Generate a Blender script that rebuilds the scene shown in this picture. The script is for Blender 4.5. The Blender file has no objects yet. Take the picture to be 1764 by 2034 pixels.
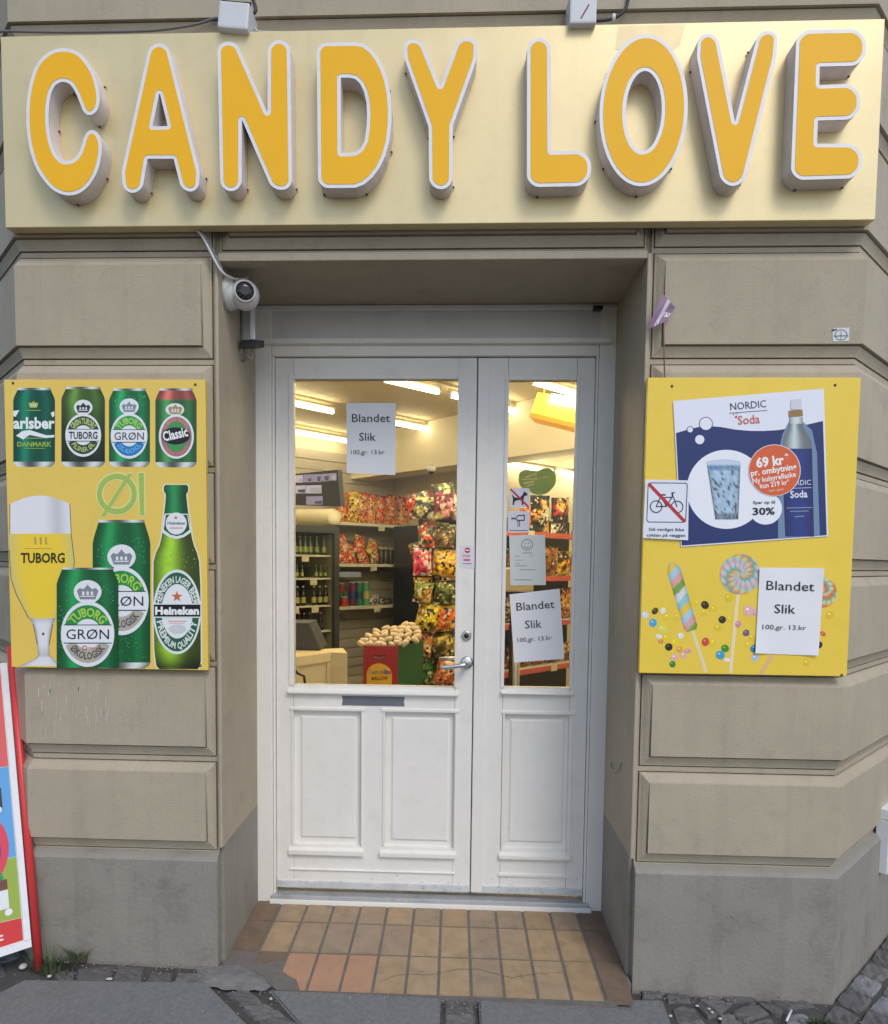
import bpy, bmesh, math, random
from mathutils import Vector, Matrix
from mathutils.geometry import tessellate_polygon
random.seed(7)
SC = bpy.context.scene
COL = SC.collection

# ------------------------------------------------------------------ camera
F, CX, CY, PITCH, YAW, ROLL = 1360.426, 849.586, 1201.426, -0.06102, -0.03919, 0.01041
W, H = 1764.0, 2034.0
CAM = Vector((0.09682, -2.36823, 1.45))
fwd = Vector((math.sin(YAW)*math.cos(PITCH), math.cos(YAW)*math.cos(PITCH), math.sin(PITCH)))
_r = Vector((math.cos(YAW), -math.sin(YAW), 0)); _u = _r.cross(fwd)
RIGHT = _r*math.cos(ROLL) + _u*math.sin(ROLL); UP = _u*math.cos(ROLL) - _r*math.sin(ROLL)
cd = bpy.data.cameras.new('camera'); cam = bpy.data.objects.new('camera', cd); COL.objects.link(cam)
cam.matrix_world = Matrix(((RIGHT.x, UP.x, -fwd.x, CAM.x), (RIGHT.y, UP.y, -fwd.y, CAM.y), (RIGHT.z, UP.z, -fwd.z, CAM.z), (0, 0, 0, 1)))
cd.sensor_fit = 'HORIZONTAL'; cd.sensor_width = 36; cd.lens = F/W*36
cd.shift_x = (W/2-CX)/W; cd.shift_y = (CY-H/2)/W
cd.clip_start = 0.05; cd.clip_end = 600
SC.camera = cam

# ------------------------------------------------------------------ sky, sun, exposure
SUN_EL, SUN_AZ = math.radians(48), math.radians(152)      # azimuth clockwise from +Y (sun in front of the facade, to the right)
w = bpy.data.worlds.new('World'); SC.world = w; w.use_nodes = True
nt = w.node_tree; sky = nt.nodes.new('ShaderNodeTexSky'); sky.sky_type = 'NISHITA'; sky.sun_disc = False
sky.sun_elevation = SUN_EL; sky.sun_rotation = SUN_AZ; sky.air_density = 1.0; sky.dust_density = 1.5; sky.ozone_density = 1.0
nt.links.new(sky.outputs[0], nt.nodes['Background'].inputs[0]); nt.nodes['Background'].inputs[1].default_value = 0.15
sd = bpy.data.lights.new('sun', 'SUN'); sun = bpy.data.objects.new('sun', sd); COL.objects.link(sun)
sd.energy = 0.9; sd.angle = math.radians(20); sd.color = (1.0, 0.96, 0.91)
sdir = Vector((math.sin(SUN_AZ)*math.cos(SUN_EL), math.cos(SUN_AZ)*math.cos(SUN_EL), math.sin(SUN_EL)))
sun.rotation_euler = sdir.to_track_quat('Z', 'Y').to_euler(); sun.location = sdir*20
SC.view_settings.view_transform = 'Standard'; SC.view_settings.look = 'None'
SC.view_settings.exposure = 0.36; SC.view_settings.gamma = 1.0
SC.cycles.use_denoising = True
SC.cycles.max_bounces = 8; SC.cycles.transparent_max_bounces = 12; SC.cycles.caustics_reflective = False; SC.cycles.caustics_refractive = False
SC.cycles.sample_clamp_indirect = 6

# ------------------------------------------------------------------ helpers: pixel -> place
def ray(u, v): return fwd + RIGHT*((u-CX)/F) - UP*((v-CY)/F)
def at(u, v, Y):                      # point of the photograph on the plane y = Y
    d = ray(u, v); return CAM + d*((Y-CAM.y)/d.y)
def at_x(u, v, X):
    d = ray(u, v); return CAM + d*((X-CAM.x)/d.x)
def at_z(u, v, Z):
    d = ray(u, v); return CAM + d*((Z-CAM.z)/d.z)
def gz(x, y=0): return -0.03-0.022*x  # the pavement falls gently to one side
def at_g(u, v, dz=0):
    d = ray(u, v); t = (-0.03+dz-0.022*CAM.x-CAM.z)/(d.z+0.022*d.x); return CAM + d*t
Q = math.sqrt(0.5)
def ab(a, b, z): return Vector(((a-b)*Q, (a+b)*Q, z))     # room axes, turned 45 degrees to the shop front
def at_b(u, v, b):
    d = ray(u, v); n = Vector((-Q, Q, 0)); t = (b-CAM.dot(n))/d.dot(n); return CAM + d*t
def at_a(u, v, a):
    d = ray(u, v); n = Vector((Q, Q, 0)); t = (a-CAM.dot(n))/d.dot(n); return CAM + d*t
def A_of(p): return (p.x+p.y)*Q
def B_of(p): return (p.y-p.x)*Q
def rc(u0, v0, u1, v1, Y):
    p, q = at(u0, v0, Y), at(u1, v1, Y); return p.x, q.x, q.z, p.z     # x0,x1,z0,z1
def S(r, g, b):
    f = lambda c: (c/255/12.92) if c <= 10 else ((c/255+0.055)/1.055)**2.4
    return (f(r), f(g), f(b))

# ------------------------------------------------------------------ helpers: materials
MATS = {}
def mat(name, col, rough=0.6, metal=0.0, var=0.12, vscale=6.0, bump=0.0, bscale=80.0, spec=0.5, streak=0.0, coat=0.0, dark=None, dirt=0.0, dirtscale=2.0):
    if name in MATS: return MATS[name]
    m = bpy.data.materials.new(name); m.use_nodes = True; t = m.node_tree; N = t.nodes; L = t.links
    p = N['Principled BSDF']; p.inputs['Roughness'].default_value = rough; p.inputs['Metallic'].default_value = metal
    p.inputs['Specular IOR Level'].default_value = spec; p.inputs['Coat Weight'].default_value = coat
    tc = N.new('ShaderNodeTexCoord')
    base = (*col, 1)
    dk = dark or tuple(c*0.6 for c in col)
    out = None
    def noise(scale, detail=5, mapping=None, rough_=0.6):
        n = N.new('ShaderNodeTexNoise'); n.inputs['Scale'].default_value = scale; n.inputs['Detail'].default_value = detail; n.inputs['Roughness'].default_value = rough_
        if mapping:
            mp = N.new('ShaderNodeMapping'); mp.inputs['Scale'].default_value = mapping; L.new(tc.outputs['Object'], mp.inputs[0]); L.new(mp.outputs[0], n.inputs['Vector'])
        else: L.new(tc.outputs['Object'], n.inputs['Vector'])
        return n
    def mix(fac_out, lo, hi, amount, a, bcol):
        mr = N.new('ShaderNodeMapRange'); mr.inputs[1].default_value = lo; mr.inputs[2].default_value = hi; mr.inputs[3].default_value = 0; mr.inputs[4].default_value = amount
        L.new(fac_out, mr.inputs[0])
        mx = N.new('ShaderNodeMix'); mx.data_type = 'RGBA'; L.new(mr.outputs[0], mx.inputs[0])
        if isinstance(a, tuple): mx.inputs[6].default_value = a
        else: L.new(a, mx.inputs[6])
        mx.inputs[7].default_value = bcol; return mx.outputs[2]
    cur = base
    if var > 0: cur = mix(noise(vscale).outputs['Fac'], 0.35, 0.75, min(1, var*2), cur, (*dk, 1))
    if streak > 0: cur = mix(noise(3.0, 6, (6, 6, 0.35)).outputs['Fac'], 0.5, 0.75, streak, cur, (*[c*0.55 for c in col], 1))
    if dirt > 0: cur = mix(noise(dirtscale, 8, None, 0.75).outputs['Fac'], 0.52, 0.7, dirt, cur, (*[c*0.35 for c in col], 1))
    if isinstance(cur, tuple): p.inputs['Base Color'].default_value = cur
    else: L.new(cur, p.inputs['Base Color'])
    if bump > 0:
        b = N.new('ShaderNodeBump'); b.inputs['Strength'].default_value = bump; b.inputs['Distance'].default_value = 0.004
        L.new(noise(bscale, 6).outputs['Fac'], b.inputs['Height']); L.new(b.outputs[0], p.inputs['Normal'])
    MATS[name] = m; return m
def flat(col, rough=0.42):            # printed ink or plain plastic
    k = 'ink_%d_%d_%d_%d' % (*[int(c*999) for c in col], int(rough*100))
    return mat(k, col, rough, var=0.02, vscale=30, spec=0.4)
def ink(r, g, b): return flat(S(r, g, b))
def vcol_mat(name='printed_picture', rough=0.4):
    if name in MATS: return MATS[name]
    m = bpy.data.materials.new(name); m.use_nodes = True; t = m.node_tree
    a = t.nodes.new('ShaderNodeAttribute'); a.attribute_name = 'Col'
    p = t.nodes['Principled BSDF']; p.inputs['Roughness'].default_value = rough; p.inputs['Specular IOR Level'].default_value = 0.4
    t.links.new(a.outputs['Color'], p.inputs['Base Color']); MATS[name] = m; return m
def emit(name, col, strength):
    m = bpy.data.materials.new(name); m.use_nodes = True; t = m.node_tree
    p = t.nodes['Principled BSDF']; p.inputs['Base Color'].default_value = (*col, 1); p.inputs['Emission Color'].default_value = (*col, 1); p.inputs['Emission Strength'].default_value = strength
    return m

# ------------------------------------------------------------------ helpers: objects
def link(o, parent):
    COL.objects.link(o)
    if parent is not None:
        o.parent = parent
        if parent.parent is None: o.matrix_parent_inverse = Matrix.Translation(-parent.location)
    return o
def tag(o, label=None, cat=None, group=None, kind=None):
    if label: o['label'] = label
    if cat: o['category'] = cat
    if group: o['group'] = group
    if kind: o['kind'] = kind
    return o
def empty(name, loc=(0, 0, 0), label=None, cat=None, group=None, kind=None, parent=None):
    o = bpy.data.objects.new(name, None); o.empty_display_size = 0.05
    if parent is None:
        COL.objects.link(o); o.location = loc
    else:
        link(o, parent)
    return tag(o, label, cat, group, kind)
def mk(name, verts, faces, m, parent=None, smooth=False, cols=None):
    me = bpy.data.meshes.new(name); me.from_pydata([tuple(v) for v in verts], [], faces); me.update()
    if smooth: me.polygons.foreach_set('use_smooth', [True]*len(me.polygons))
    if cols is not None:
        at_ = me.color_attributes.new('Col', 'FLOAT_COLOR', 'POINT')
        for i, c in enumerate(cols): at_.data[i].color = (*c, 1)
    me.materials.append(m)
    return link(bpy.data.objects.new(name, me), parent)
def from_bm(name, bm, m, parent=None, smooth=False):
    bmesh.ops.recalc_face_normals(bm, faces=bm.faces)
    me = bpy.data.meshes.new(name); bm.to_mesh(me); bm.free()
    if smooth: me.polygons.foreach_set('use_smooth', [True]*len(me.polygons))
    me.materials.append(m); return link(bpy.data.objects.new(name, me), parent)
def box(name, x0, x1, y0, y1, z0, z1, m, parent=None, bev=0.002, fn=None):
    bm = bmesh.new(); bmesh.ops.create_cube(bm, size=1)
    for v in bm.verts: v.co = Vector((x0+(v.co.x+.5)*(x1-x0), y0+(v.co.y+.5)*(y1-y0), z0+(v.co.z+.5)*(z1-z0)))
    if bev: bmesh.ops.bevel(bm, geom=bm.edges[:], offset=min(bev, abs(x1-x0)*.4, abs(y1-y0)*.4, abs(z1-z0)*.4), segments=2, affect='EDGES', profile=0.6)
    if fn:
        for v in bm.verts: v.co = fn(v.co)
    return from_bm(name, bm, m, parent)
def box_ab(name, a0, a1, b0, b1, z0, z1, m, parent=None, bev=0.002):
    return box(name, a0, a1, b0, b1, z0, z1, m, parent, bev, fn=lambda c: ab(c.x, c.y, c.z))
def catmull(P, n=6, closed=False):
    P = [Vector(p) for p in P]; out = []; L = len(P)
    rng = range(L if closed else L-1)
    for i in rng:
        g = (lambda k: P[k % L]) if closed else (lambda k: P[max(0, min(L-1, k))])
        a, b, c, d = g(i-1), g(i), g(i+1), g(i+2)
        for j in range(n):
            t = j/n; out.append(0.5*((2*b)+(c-a)*t+(2*a-5*b+4*c-d)*t*t+(3*b-a-3*c+d)*t**3))
    if not closed: out.append(P[-1])
    return out
def tube(name, pts, r, m, parent=None, n=8, smooth_n=0, r2=None):
    P = catmull(pts, smooth_n) if smooth_n else [Vector(p) for p in pts]
    vs, fs = [], []; up = Vector((0.13, 0.2, 1)).normalized(); prev = None
    for i, p in enumerate(P):
        t = (P[min(i+1, len(P)-1)]-P[max(i-1, 0)]).normalized()
        if prev is None:
            prev = t.orthogonal().normalized()
        prev = (prev-t*prev.dot(t)).normalized(); q = t.cross(prev)
        rr = r if r2 is None else r+(r2-r)*i/(len(P)-1)
        for k in range(n):
            a = 2*math.pi*k/n; vs.append(p+prev*(rr*math.cos(a))+q*(rr*math.sin(a)))
    for i in range(len(P)-1):
        for k in range(n): fs.append((i*n+k, i*n+(k+1) % n, (i+1)*n+(k+1) % n, (i+1)*n+k))
    fs.append(tuple(range(n))[::-1]); fs.append(tuple((len(P)-1)*n+k for k in range(n)))
    return mk(name, vs, fs, m, parent, True)
def lathe(name, prof, origin, axis, m, parent=None, n=20, smooth=True):
    ax = Vector(axis).normalized(); e1 = ax.orthogonal().normalized(); e2 = ax.cross(e1); o = Vector(origin)
    vs, fs = [], []
    for (r, h) in prof:
        for k in range(n):
            a = 2*math.pi*k/n; vs.append(o+ax*h+e1*(r*math.cos(a))+e2*(r*math.sin(a)))
    for i in range(len(prof)-1):
        for k in range(n): fs.append((i*n+k, i*n+(k+1) % n, (i+1)*n+(k+1) % n, (i+1)*n+k))
    fs.append(tuple(range(n))[::-1]); fs.append(tuple((len(prof)-1)*n+k for k in range(n)))
    return mk(name, vs, fs, m, parent, smooth)

# outlines ---------------------------------------------------------
def fillet(poly, n=8):                # polygon of (x, y, radius) -> smooth outline
    out = []; L = len(poly); P = [Vector((p[0], p[1])) for p in poly]
    for i in range(L):
        r = poly[i][2] if len(poly[i]) > 2 else 0
        p, a, b = P[i], P[i-1], P[(i+1) % L]
        if r <= 0: out.append(p); continue
        d1, d2 = (a-p), (b-p); l1, l2 = d1.length, d2.length; d1.normalize(); d2.normalize()
        ang = math.acos(max(-1, min(1, d1.dot(d2)))); tl = r/math.tan(ang/2) if ang > 1e-3 else 0
        tl = min(tl, l1*0.495, l2*0.495)
        s, e = p+d1*tl, p+d2*tl
        for k in range(n+1):
            t = k/n; w_ = 0.62   # conic blend close to a circular arc
            den = (1-t)**2+2*w_*t*(1-t)+t*t
            out.append((s*(1-t)**2+p*(2*w_*t*(1-t))+e*t*t)/den)
    return out
def area2(P): return sum(P[i-1].x*P[i].y-P[i].x*P[i-1].y for i in range(len(P)))/2
def clean(P, eps=1e-6):
    out = []
    for p in P:
        if not out or (p-out[-1]).length > eps: out.append(p)
    if len(out) > 1 and (out[0]-out[-1]).length < eps: out.pop()
    return out
def offset(P, d):                     # outline inset by d towards its inside
    P = clean(P); s = 1 if area2(P) > 0 else -1; out = []; L = len(P)
    for i in range(L):
        a = (P[i]-P[i-1]).normalized(); b = (P[(i+1) % L]-P[i]).normalized()
        n1 = Vector((-a.y, a.x))*s; n2 = Vector((-b.y, b.x))*s; m_ = n1+n2
        if m_.length < 1e-6: m_ = n1
        m_.normalize(); k = d/max(0.35, m_.dot(n1)); out.append(P[i]+m_*k)
    return out
def prism(name, outer, holes, y0, y1, m, parent=None, back=False):   # outlines in (x, z); front face at y0, sides back to y1
    loops = [clean(outer)]+[clean(h) for h in holes]
    vs = [Vector((p.x, y0, p.y)) for L in loops for p in L]; n = len(vs)
    tris = tessellate_polygon([[Vector((p.x, p.y, 0)) for p in L] for L in loops])
    fs = [tuple(t) for t in tris]
    if y1 is not None:
        vs += [Vector((v.x, y1, v.z)) for v in vs]; o = 0
        for L in loops:
            k = len(L)
            for i in range(k): fs.append((o+i, o+(i+1) % k, n+o+(i+1) % k, n+o+i))
            o += k
        if back: fs += [tuple(n+i for i in t)[::-1] for t in tris]
    bm = bmesh.new(); bv = [bm.verts.new(v) for v in vs]
    for f in fs:
        try: bm.faces.new([bv[i] for i in f])
        except ValueError: pass
    return from_bm(name, bm, m, parent)
def Zm(ox, oy, s): return lambda p: (p[0]/s+ox, p[1]/s+oy)
def world2(P, Y, z=None):             # photo (or zoom) points -> (x, z) on plane Y
    out = []
    for p in P:
        q = z(p) if z else p; w_ = at(q[0], q[1], Y); out.append(Vector((w_.x, w_.z)))
    return out
def ell(cx, cy, rx, ry, n=36, a0=0.0, a1=2*math.pi, closed=True, rot=0):
    k = n if closed else n+1; c, s = math.cos(rot), math.sin(rot); out = []
    for i in range(k):
        t = a0+(a1-a0)*i/n; x, y = rx*math.cos(t), ry*math.sin(t); out.append((cx+x*c-y*s, cy+x*s+y*c))
    return out
def crescent(cx, cy, r1, r2, a0, a1, n=20, cy2=None):   # band between two ellipses (r = (rx, ry)), angles in degrees, y down
    A0, A1 = math.radians(a0), math.radians(a1); c2 = cy if cy2 is None else cy2
    o = [(cx+r1[0]*math.cos(A0+(A1-A0)*i/n), cy+r1[1]*math.sin(A0+(A1-A0)*i/n)) for i in range(n+1)]
    q = [(cx+r2[0]*math.cos(A1+(A0-A1)*i/n), c2+r2[1]*math.sin(A1+(A0-A1)*i/n)) for i in range(n+1)]
    return o+q
class Sheet:                          # flat print: layers of ink a fraction of a millimetre apart
    def __init__(s, Y, z=None): s.Y, s.z = Y, z
    def poly(s, name, pts, col, layer, parent, holes=()):
        Y = s.Y-0.00035*layer
        return prism(name, world2(pts, Y, s.z), [world2(h, Y, s.z) for h in holes], Y, None, ink(*col), parent)
    def rect(s, name, x0, y0, x1, y1, col, layer, parent): return s.poly(name, [(x0, y0), (x1, y0), (x1, y1), (x0, y1)], col, layer, parent)
    def line(s, name, a, b, w_, col, layer, parent):
        a, b = Vector(a), Vector(b); n = (b-a).normalized(); n = Vector((-n.y, n.x))*w_/2
        return s.poly(name, [a+n, b+n, b-n, a-n], col, layer, parent)
    def grid(s, name, rows, ncol, cf, layer, parent):    # rows of (y, x_left, x_right); colour cf(t, k) in 0-255
        Y = s.Y-0.00035*layer; vs, fs, cs = [], [], []
        for k, r in enumerate(rows):
            for i in range(ncol+1):
                t = i/ncol; p = (r[1]+(r[2]-r[1])*t, r[0]+(r[3]*math.sin(math.pi*t) if len(r) > 3 else 0))
                q = s.z(p) if s.z else p; vs.append(at(q[0], q[1], Y)); cs.append(S(*[max(0, min(255, c)) for c in cf(t, k)]))
        for k in range(len(rows)-1):
            for i in range(ncol): fs.append((k*(ncol+1)+i, (k+1)*(ncol+1)+i, (k+1)*(ncol+1)+i+1, k*(ncol+1)+i+1))
        return mk(name, vs, fs, vcol_mat(), parent, cols=cs)
    def text(s, txt, p0, p1, h, col, layer, parent, bold=0.0, name='lettering', arc=None):
        Y = s.Y-0.00035*layer; V, Fc, x0, x1, cap = glyphs(txt, bold)
        p0, p1 = Vector(p0), Vector(p1); d = p1-p0; up = Vector((d.y, -d.x)).normalized()
        vs = []
        for (x, y) in V:
            t = (x-x0)/(x1-x0)
            if arc:
                cx, cy, rx, ry, a0, a1 = arc; a = math.radians(a0+(a1-a0)*t); k = y/cap*h
                if a1 < a0: k = -k
                q = Vector((cx+(rx+k)*math.cos(a), cy+(ry+k)*math.sin(a)))
            else: q = p0+d*t+up*(y/cap*h)
            q = s.z(q) if s.z else q; vs.append(at(q[0], q[1], Y))
        return mk(name, vs, Fc, ink(*col), parent)
GL = {}
def glyphs(txt, bold=0.0):
    k = (txt, bold)
    if k in GL: return GL[k]
    def run(t):
        c = bpy.data.curves.new('glyphs', 'FONT'); c.body = t; c.offset = bold; c.resolution_u = 2; c.size = 1
        o = bpy.data.objects.new('glyphs', c); COL.objects.link(o)
        dg = bpy.context.evaluated_depsgraph_get(); me = bpy.data.meshes.new_from_object(o.evaluated_get(dg))
        V = [(v.co.x, v.co.y) for v in me.vertices]; Fc = [tuple(p.vertices) for p in me.polygons]
        bpy.data.objects.remove(o); bpy.data.curves.remove(c); bpy.data.meshes.remove(me); return V, Fc
    if 'cap' not in GL:
        V, _ = run('H') if bold == 0 else run('H'); GL['cap'] = max(y for x, y in V)
    V, Fc = run(txt); xs = [x for x, y in V]
    GL[k] = (V, Fc, min(xs), max(xs), GL['cap']); return GL[k]

# ------------------------------------------------------------------ materials
STUCCO = mat('beige_stucco_paint', (0.432, 0.374, 0.277), 0.72, var=0.18, vscale=2.2, bump=0.5, bscale=170, streak=0.20, dirt=0.22, dirtscale=7, spec=0.3)
PLINTH = mat('grey_plinth_paint', (0.285, 0.264, 0.225), 0.7, var=0.2, vscale=3.0, bump=0.6, bscale=90, streak=0.3, dirt=0.35, dirtscale=6, spec=0.3)
WHITE = mat('white_door_paint', (0.80, 0.775, 0.725), 0.38, var=0.07, vscale=4, bump=0.12, bscale=70, dirt=0.13, dirtscale=11, streak=0.06)
GOLD = mat('brushed_gold_panel', (0.72, 0.60, 0.335), 0.40, metal=0.32, var=0.08, vscale=2.5, bump=0.04, bscale=200, dirt=0.12, dirtscale=12, streak=0.10)
ORANGE = mat('orange_acrylic', (0.92, 0.49, 0.02), 0.5, var=0.06, vscale=5, spec=0.22)
TRIM = mat('white_acrylic_trim', (0.78, 0.78, 0.80), 0.4, var=0.05, vscale=20, dirt=0.15, dirtscale=20)
RETURN = mat('pinkish_white_letter_side', (0.80, 0.72, 0.68), 0.45, var=0.15, vscale=12, dirt=0.3, dirtscale=18)
METAL = mat('brushed_steel', (0.62, 0.62, 0.62), 0.28, metal=1.0, var=0.06)
DARK = mat('black_plastic', (0.015, 0.015, 0.017), 0.4, var=0.0)
WPLAST = mat('white_plastic', (0.70, 0.70, 0.68), 0.45, var=0.1, vscale=12, dirt=0.25, dirtscale=18)
PAPER = mat('white_paper', (0.78, 0.78, 0.80), 0.7, var=0.04, vscale=8, bump=0.15, bscale=14)
def glass_mat():
    m = bpy.data.materials.new('window_glass'); m.use_nodes = True; t = m.node_tree; N = t.nodes
    N.remove(N['Principled BSDF']); tr = N.new('ShaderNodeBsdfTransparent'); gl = N.new('ShaderNodeBsdfGlossy'); fr = N.new('ShaderNodeFresnel'); mx = N.new('ShaderNodeMixShader')
    tr.inputs[0].default_value = (0.93, 0.95, 0.94, 1); gl.inputs['Roughness'].default_value = 0.02; fr.inputs[0].default_value = 1.26
    t.links.new(fr.outputs[0], mx.inputs[0]); t.links.new(tr.outputs[0], mx.inputs[1]); t.links.new(gl.outputs[0], mx.inputs[2]); t.links.new(mx.outputs[0], N['Material Output'].inputs[0]); return m
GLASS = glass_mat()

# ================================================================== GROUND
asphalt = mat('dark_earth_joint', (0.085, 0.078, 0.07), 0.95, var=0.3, vscale=20, bump=1.0, bscale=120)
CONC = mat('concrete_slab', (0.22, 0.22, 0.216), 0.9, var=0.35, vscale=70, bump=1.0, bscale=230, dirt=0.3, dirtscale=7, spec=0.25)
GRAN = [mat('granite_cobble_%s' % c, col, 0.75, var=0.35, vscale=25, bump=1.0, bscale=90, dirt=0.3, dirtscale=30, spec=0.35) for c, col in (('dark', (0.135, 0.127, 0.124)), ('mid', (0.175, 0.167, 0.16)), ('pale', (0.24, 0.24, 0.242)))]
vs = []; fs = []
gv = [(-60, -60), (60, -60), (60, 60), (-60, 60)]
ground = mk('ground', [(x, y, gz(max(-4, min(4, x)))-0.018 if abs(x) < 5 else gz(4 if x > 0 else -4)-0.018) for x in (-200, -4, 4, 200) for y in (-200, -3, 3, 200)], [(i*4+j, (i+1)*4+j, (i+1)*4+j+1, i*4+j+1) for i in range(3) for j in range(3)], asphalt)
tag(ground, kind='structure')
road = mk('road', [(-200, -200, -.07), (200, -200, -.07), (200, -1.02, -.07), (-200, -1.02, -.07)], [(0, 1, 2, 3)], mat('pale_street_paving', (0.42, 0.41, 0.385), 0.9, var=0.2, vscale=3, bump=0.5)); tag(road, kind='structure')
pave = empty('pavement', (0, -0.5, -0.03), kind='structure')
def slab(pts):
    bm = bmesh.new(); b = [bm.verts.new(Vector((p[0], p[1], gz(p[0])-0.06))) for p in pts]
    f = bm.faces.new(b); r = bmesh.ops.extrude_face_region(bm, geom=[f]); top = [v for v in r['geom'] if isinstance(v, bmesh.types.BMVert)]
    for v in top: v.co.z += 0.06
    bmesh.ops.bevel(bm, geom=[e for e in bm.edges if all(v in top for v in e.verts)], offset=0.006, segments=2, affect='EDGES')
    return from_bm('paving_slab', bm, CONC, pave)
slab([(-1.371, -.141), (-.752, -.099), (-.45, -.39), (-.45, -1.0), (-1.36, -1.0), (-1.408, -.215)])
slab([(-.523, -.122), (.067, -.103), (.067, -1.0), (-.36, -1.0), (-.36, -.31)])
slab([(.196, -.098), (.833, -.056), (.82, -.26), (.82, -1.0), (.196, -1.0)])
slab([(-2.3, -.25), (-1.43, -.24), (-1.375, -.31), (-1.375, -1.0), (-2.3, -1.0)])
def cobble(c, sx, sy, rot, h, mi, quad=None):
    rs = random.Random(int((c[0]*7919+c[1]*104729)*1000)); n = 6; bm = bmesh.new(); vv = {}; G = [0, .07, .28, .5, .72, .93, 1]
    for i in range(n+1):
        for j in range(n+1):
            u, v = G[i]*2-1, G[j]*2-1
            if quad:
                s, t = G[i], G[j]; P = Vector(quad[0])*(1-s)*(1-t)+Vector(quad[1])*s*(1-t)+Vector(quad[2])*s*t+Vector(quad[3])*(1-s)*t; x, y = P.x, P.y
            else:
                x = u*sx/2*(1-0.06*v*v+rs.uniform(-.03, .03)); y = v*sy/2*(1-0.06*u*u+rs.uniform(-.03, .03)); x, y = c[0]+x*math.cos(rot)-y*math.sin(rot), c[1]+x*math.sin(rot)+y*math.cos(rot)
            e = max(abs(u), abs(v)); z = gz(x)+h-(0.010 if e > .99 else 0.0)+rs.uniform(-.003, .003)+.004*math.sin(9*u+c[0]*50)*math.cos(7*v+c[1]*40)*.5
            vv[i, j] = bm.verts.new((x, y, z))
    for i in range(n):
        for j in range(n): bm.faces.new((vv[i, j], vv[i+1, j], vv[i+1, j+1], vv[i, j+1]))
    be = [e for e in bm.edges if len(e.link_faces) == 1]; r = bmesh.ops.extrude_edge_only(bm, edges=be)
    for v in r['geom']:
        if isinstance(v, bmesh.types.BMVert): v.co.z -= 0.05
    return from_bm('cobblestone', bm, GRAN[mi], pave, False)
def g2(u, v): p = at_g(u, v); return (p.x, p.y)
# row of cobbles along the foot of the beer side, and the strips between the slabs
zl = Zm(0, 1320, 2.848)
for q in (((430, 1715), (655, 1690), (620, 1775), (430, 1790)), ((665, 1690), (825, 1705), (800, 1785), (630, 1778)), ((850, 1730), (985, 1735), (965, 1795), (815, 1788)), ((1000, 1735), (1170, 1740), (1160, 1800), (975, 1798)), ((300, 1740), (420, 1700), (425, 1785), (330, 1790))):
    cobble(g2(*zl(q[0])), 0, 0, 0, -0.004, random.choice((0, 0, 1)), [(*g2(*zl(p)), 0) for p in q])
zc = Zm(400, 1740, 1.96)
for q in (((90, 445), (175, 430), (245, 480), (150, 490)), ((155, 495), (250, 485), (330, 530), (205, 545)), ((210, 550), (335, 535), (420, 590), (290, 640)), ((945, 465), (1062, 462), (1066, 520), (945, 524)), ((945, 528), (1066, 525), (1070, 590), (945, 592)), ((945, 597), (1070, 594), (1072, 690), (945, 690))):
    cobble(g2(*zc(q[0])), 0, 0, 0, -0.008, random.choice((0, 0, 1)), [(*g2(*zc(p)), 0) for p in q])
zr = Zm(1220, 1320, 2.849)
for q, mi in ((((130, 1765), (240, 1775), (275, 1865), (160, 1880)), 0), (((265, 1780), (410, 1790), (440, 1890), (300, 1895)), 0), (((420, 1790), (510, 1800), (515, 1835), (455, 1875)), 0), (((560, 1830), (800, 1860), (815, 1890), (650, 1890)), 0), (((475, 1880), (570, 1850), (665, 1905), (600, 1960)), 1), (((475, 1890), (590, 1965), (530, 1985), (470, 1920)), 0),
              (((320, 1925), (450, 1910), (500, 1985), (350, 2005)), 0), (((355, 2010), (500, 1992), (560, 2070), (380, 2090)), 1), (((660, 1960), (790, 1895), (880, 1960), (730, 2010)), 0), (((600, 1970), (660, 1965), (735, 2020), (600, 2020)), 1), (((800, 1890), (960, 1930), (940, 1985), (890, 1960)), 0), (((740, 2020), (890, 1970), (930, 2050), (760, 2090)), 1), (((610, 2030), (735, 2025), (760, 2100), (600, 2100)), 0),
              (((840, 1860), (1100, 1890), (1150, 1915), (980, 1930)), 0), (((985, 1960), (1090, 1960), (1150, 2030), (960, 2060)), 2)):
    cobble(g2(*zr(q[0])), 0, 0, 0, random.uniform(-.012, -.003), mi, [(*g2(*zr(p)), 0) for p in q])
# small sett paving that follows the street round the corner
for i in range(16):
    for j in range(7):
        a0 = .95+i*0.135+(j % 2)*.06+random.uniform(-.01, .01); b0 = -1.064-j*0.09
        p = Vector(((a0-b0)*Q, (a0+b0)*Q, 0))
        if p.y > -0.9 and p.x > 1.2 and not (p.x < 1.47 and p.y > -.05): cobble((p.x, p.y), .125, .082, math.radians(45)+random.uniform(-.06, .06), random.uniform(-.016, -.004), random.choice((0, 1, 1, 2)))
for i in range(9):
    for j in range(6):
        p = Vector((-1.50-j*0.085-i*.02, -.20+i*.11-j*.085))
        if not (p.y < -.17): cobble((p.x, p.y), .11, .075, math.radians(-45+random.uniform(-4, 4)), random.uniform(-.02, -.008), random.choice((0, 0, 1)))
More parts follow.
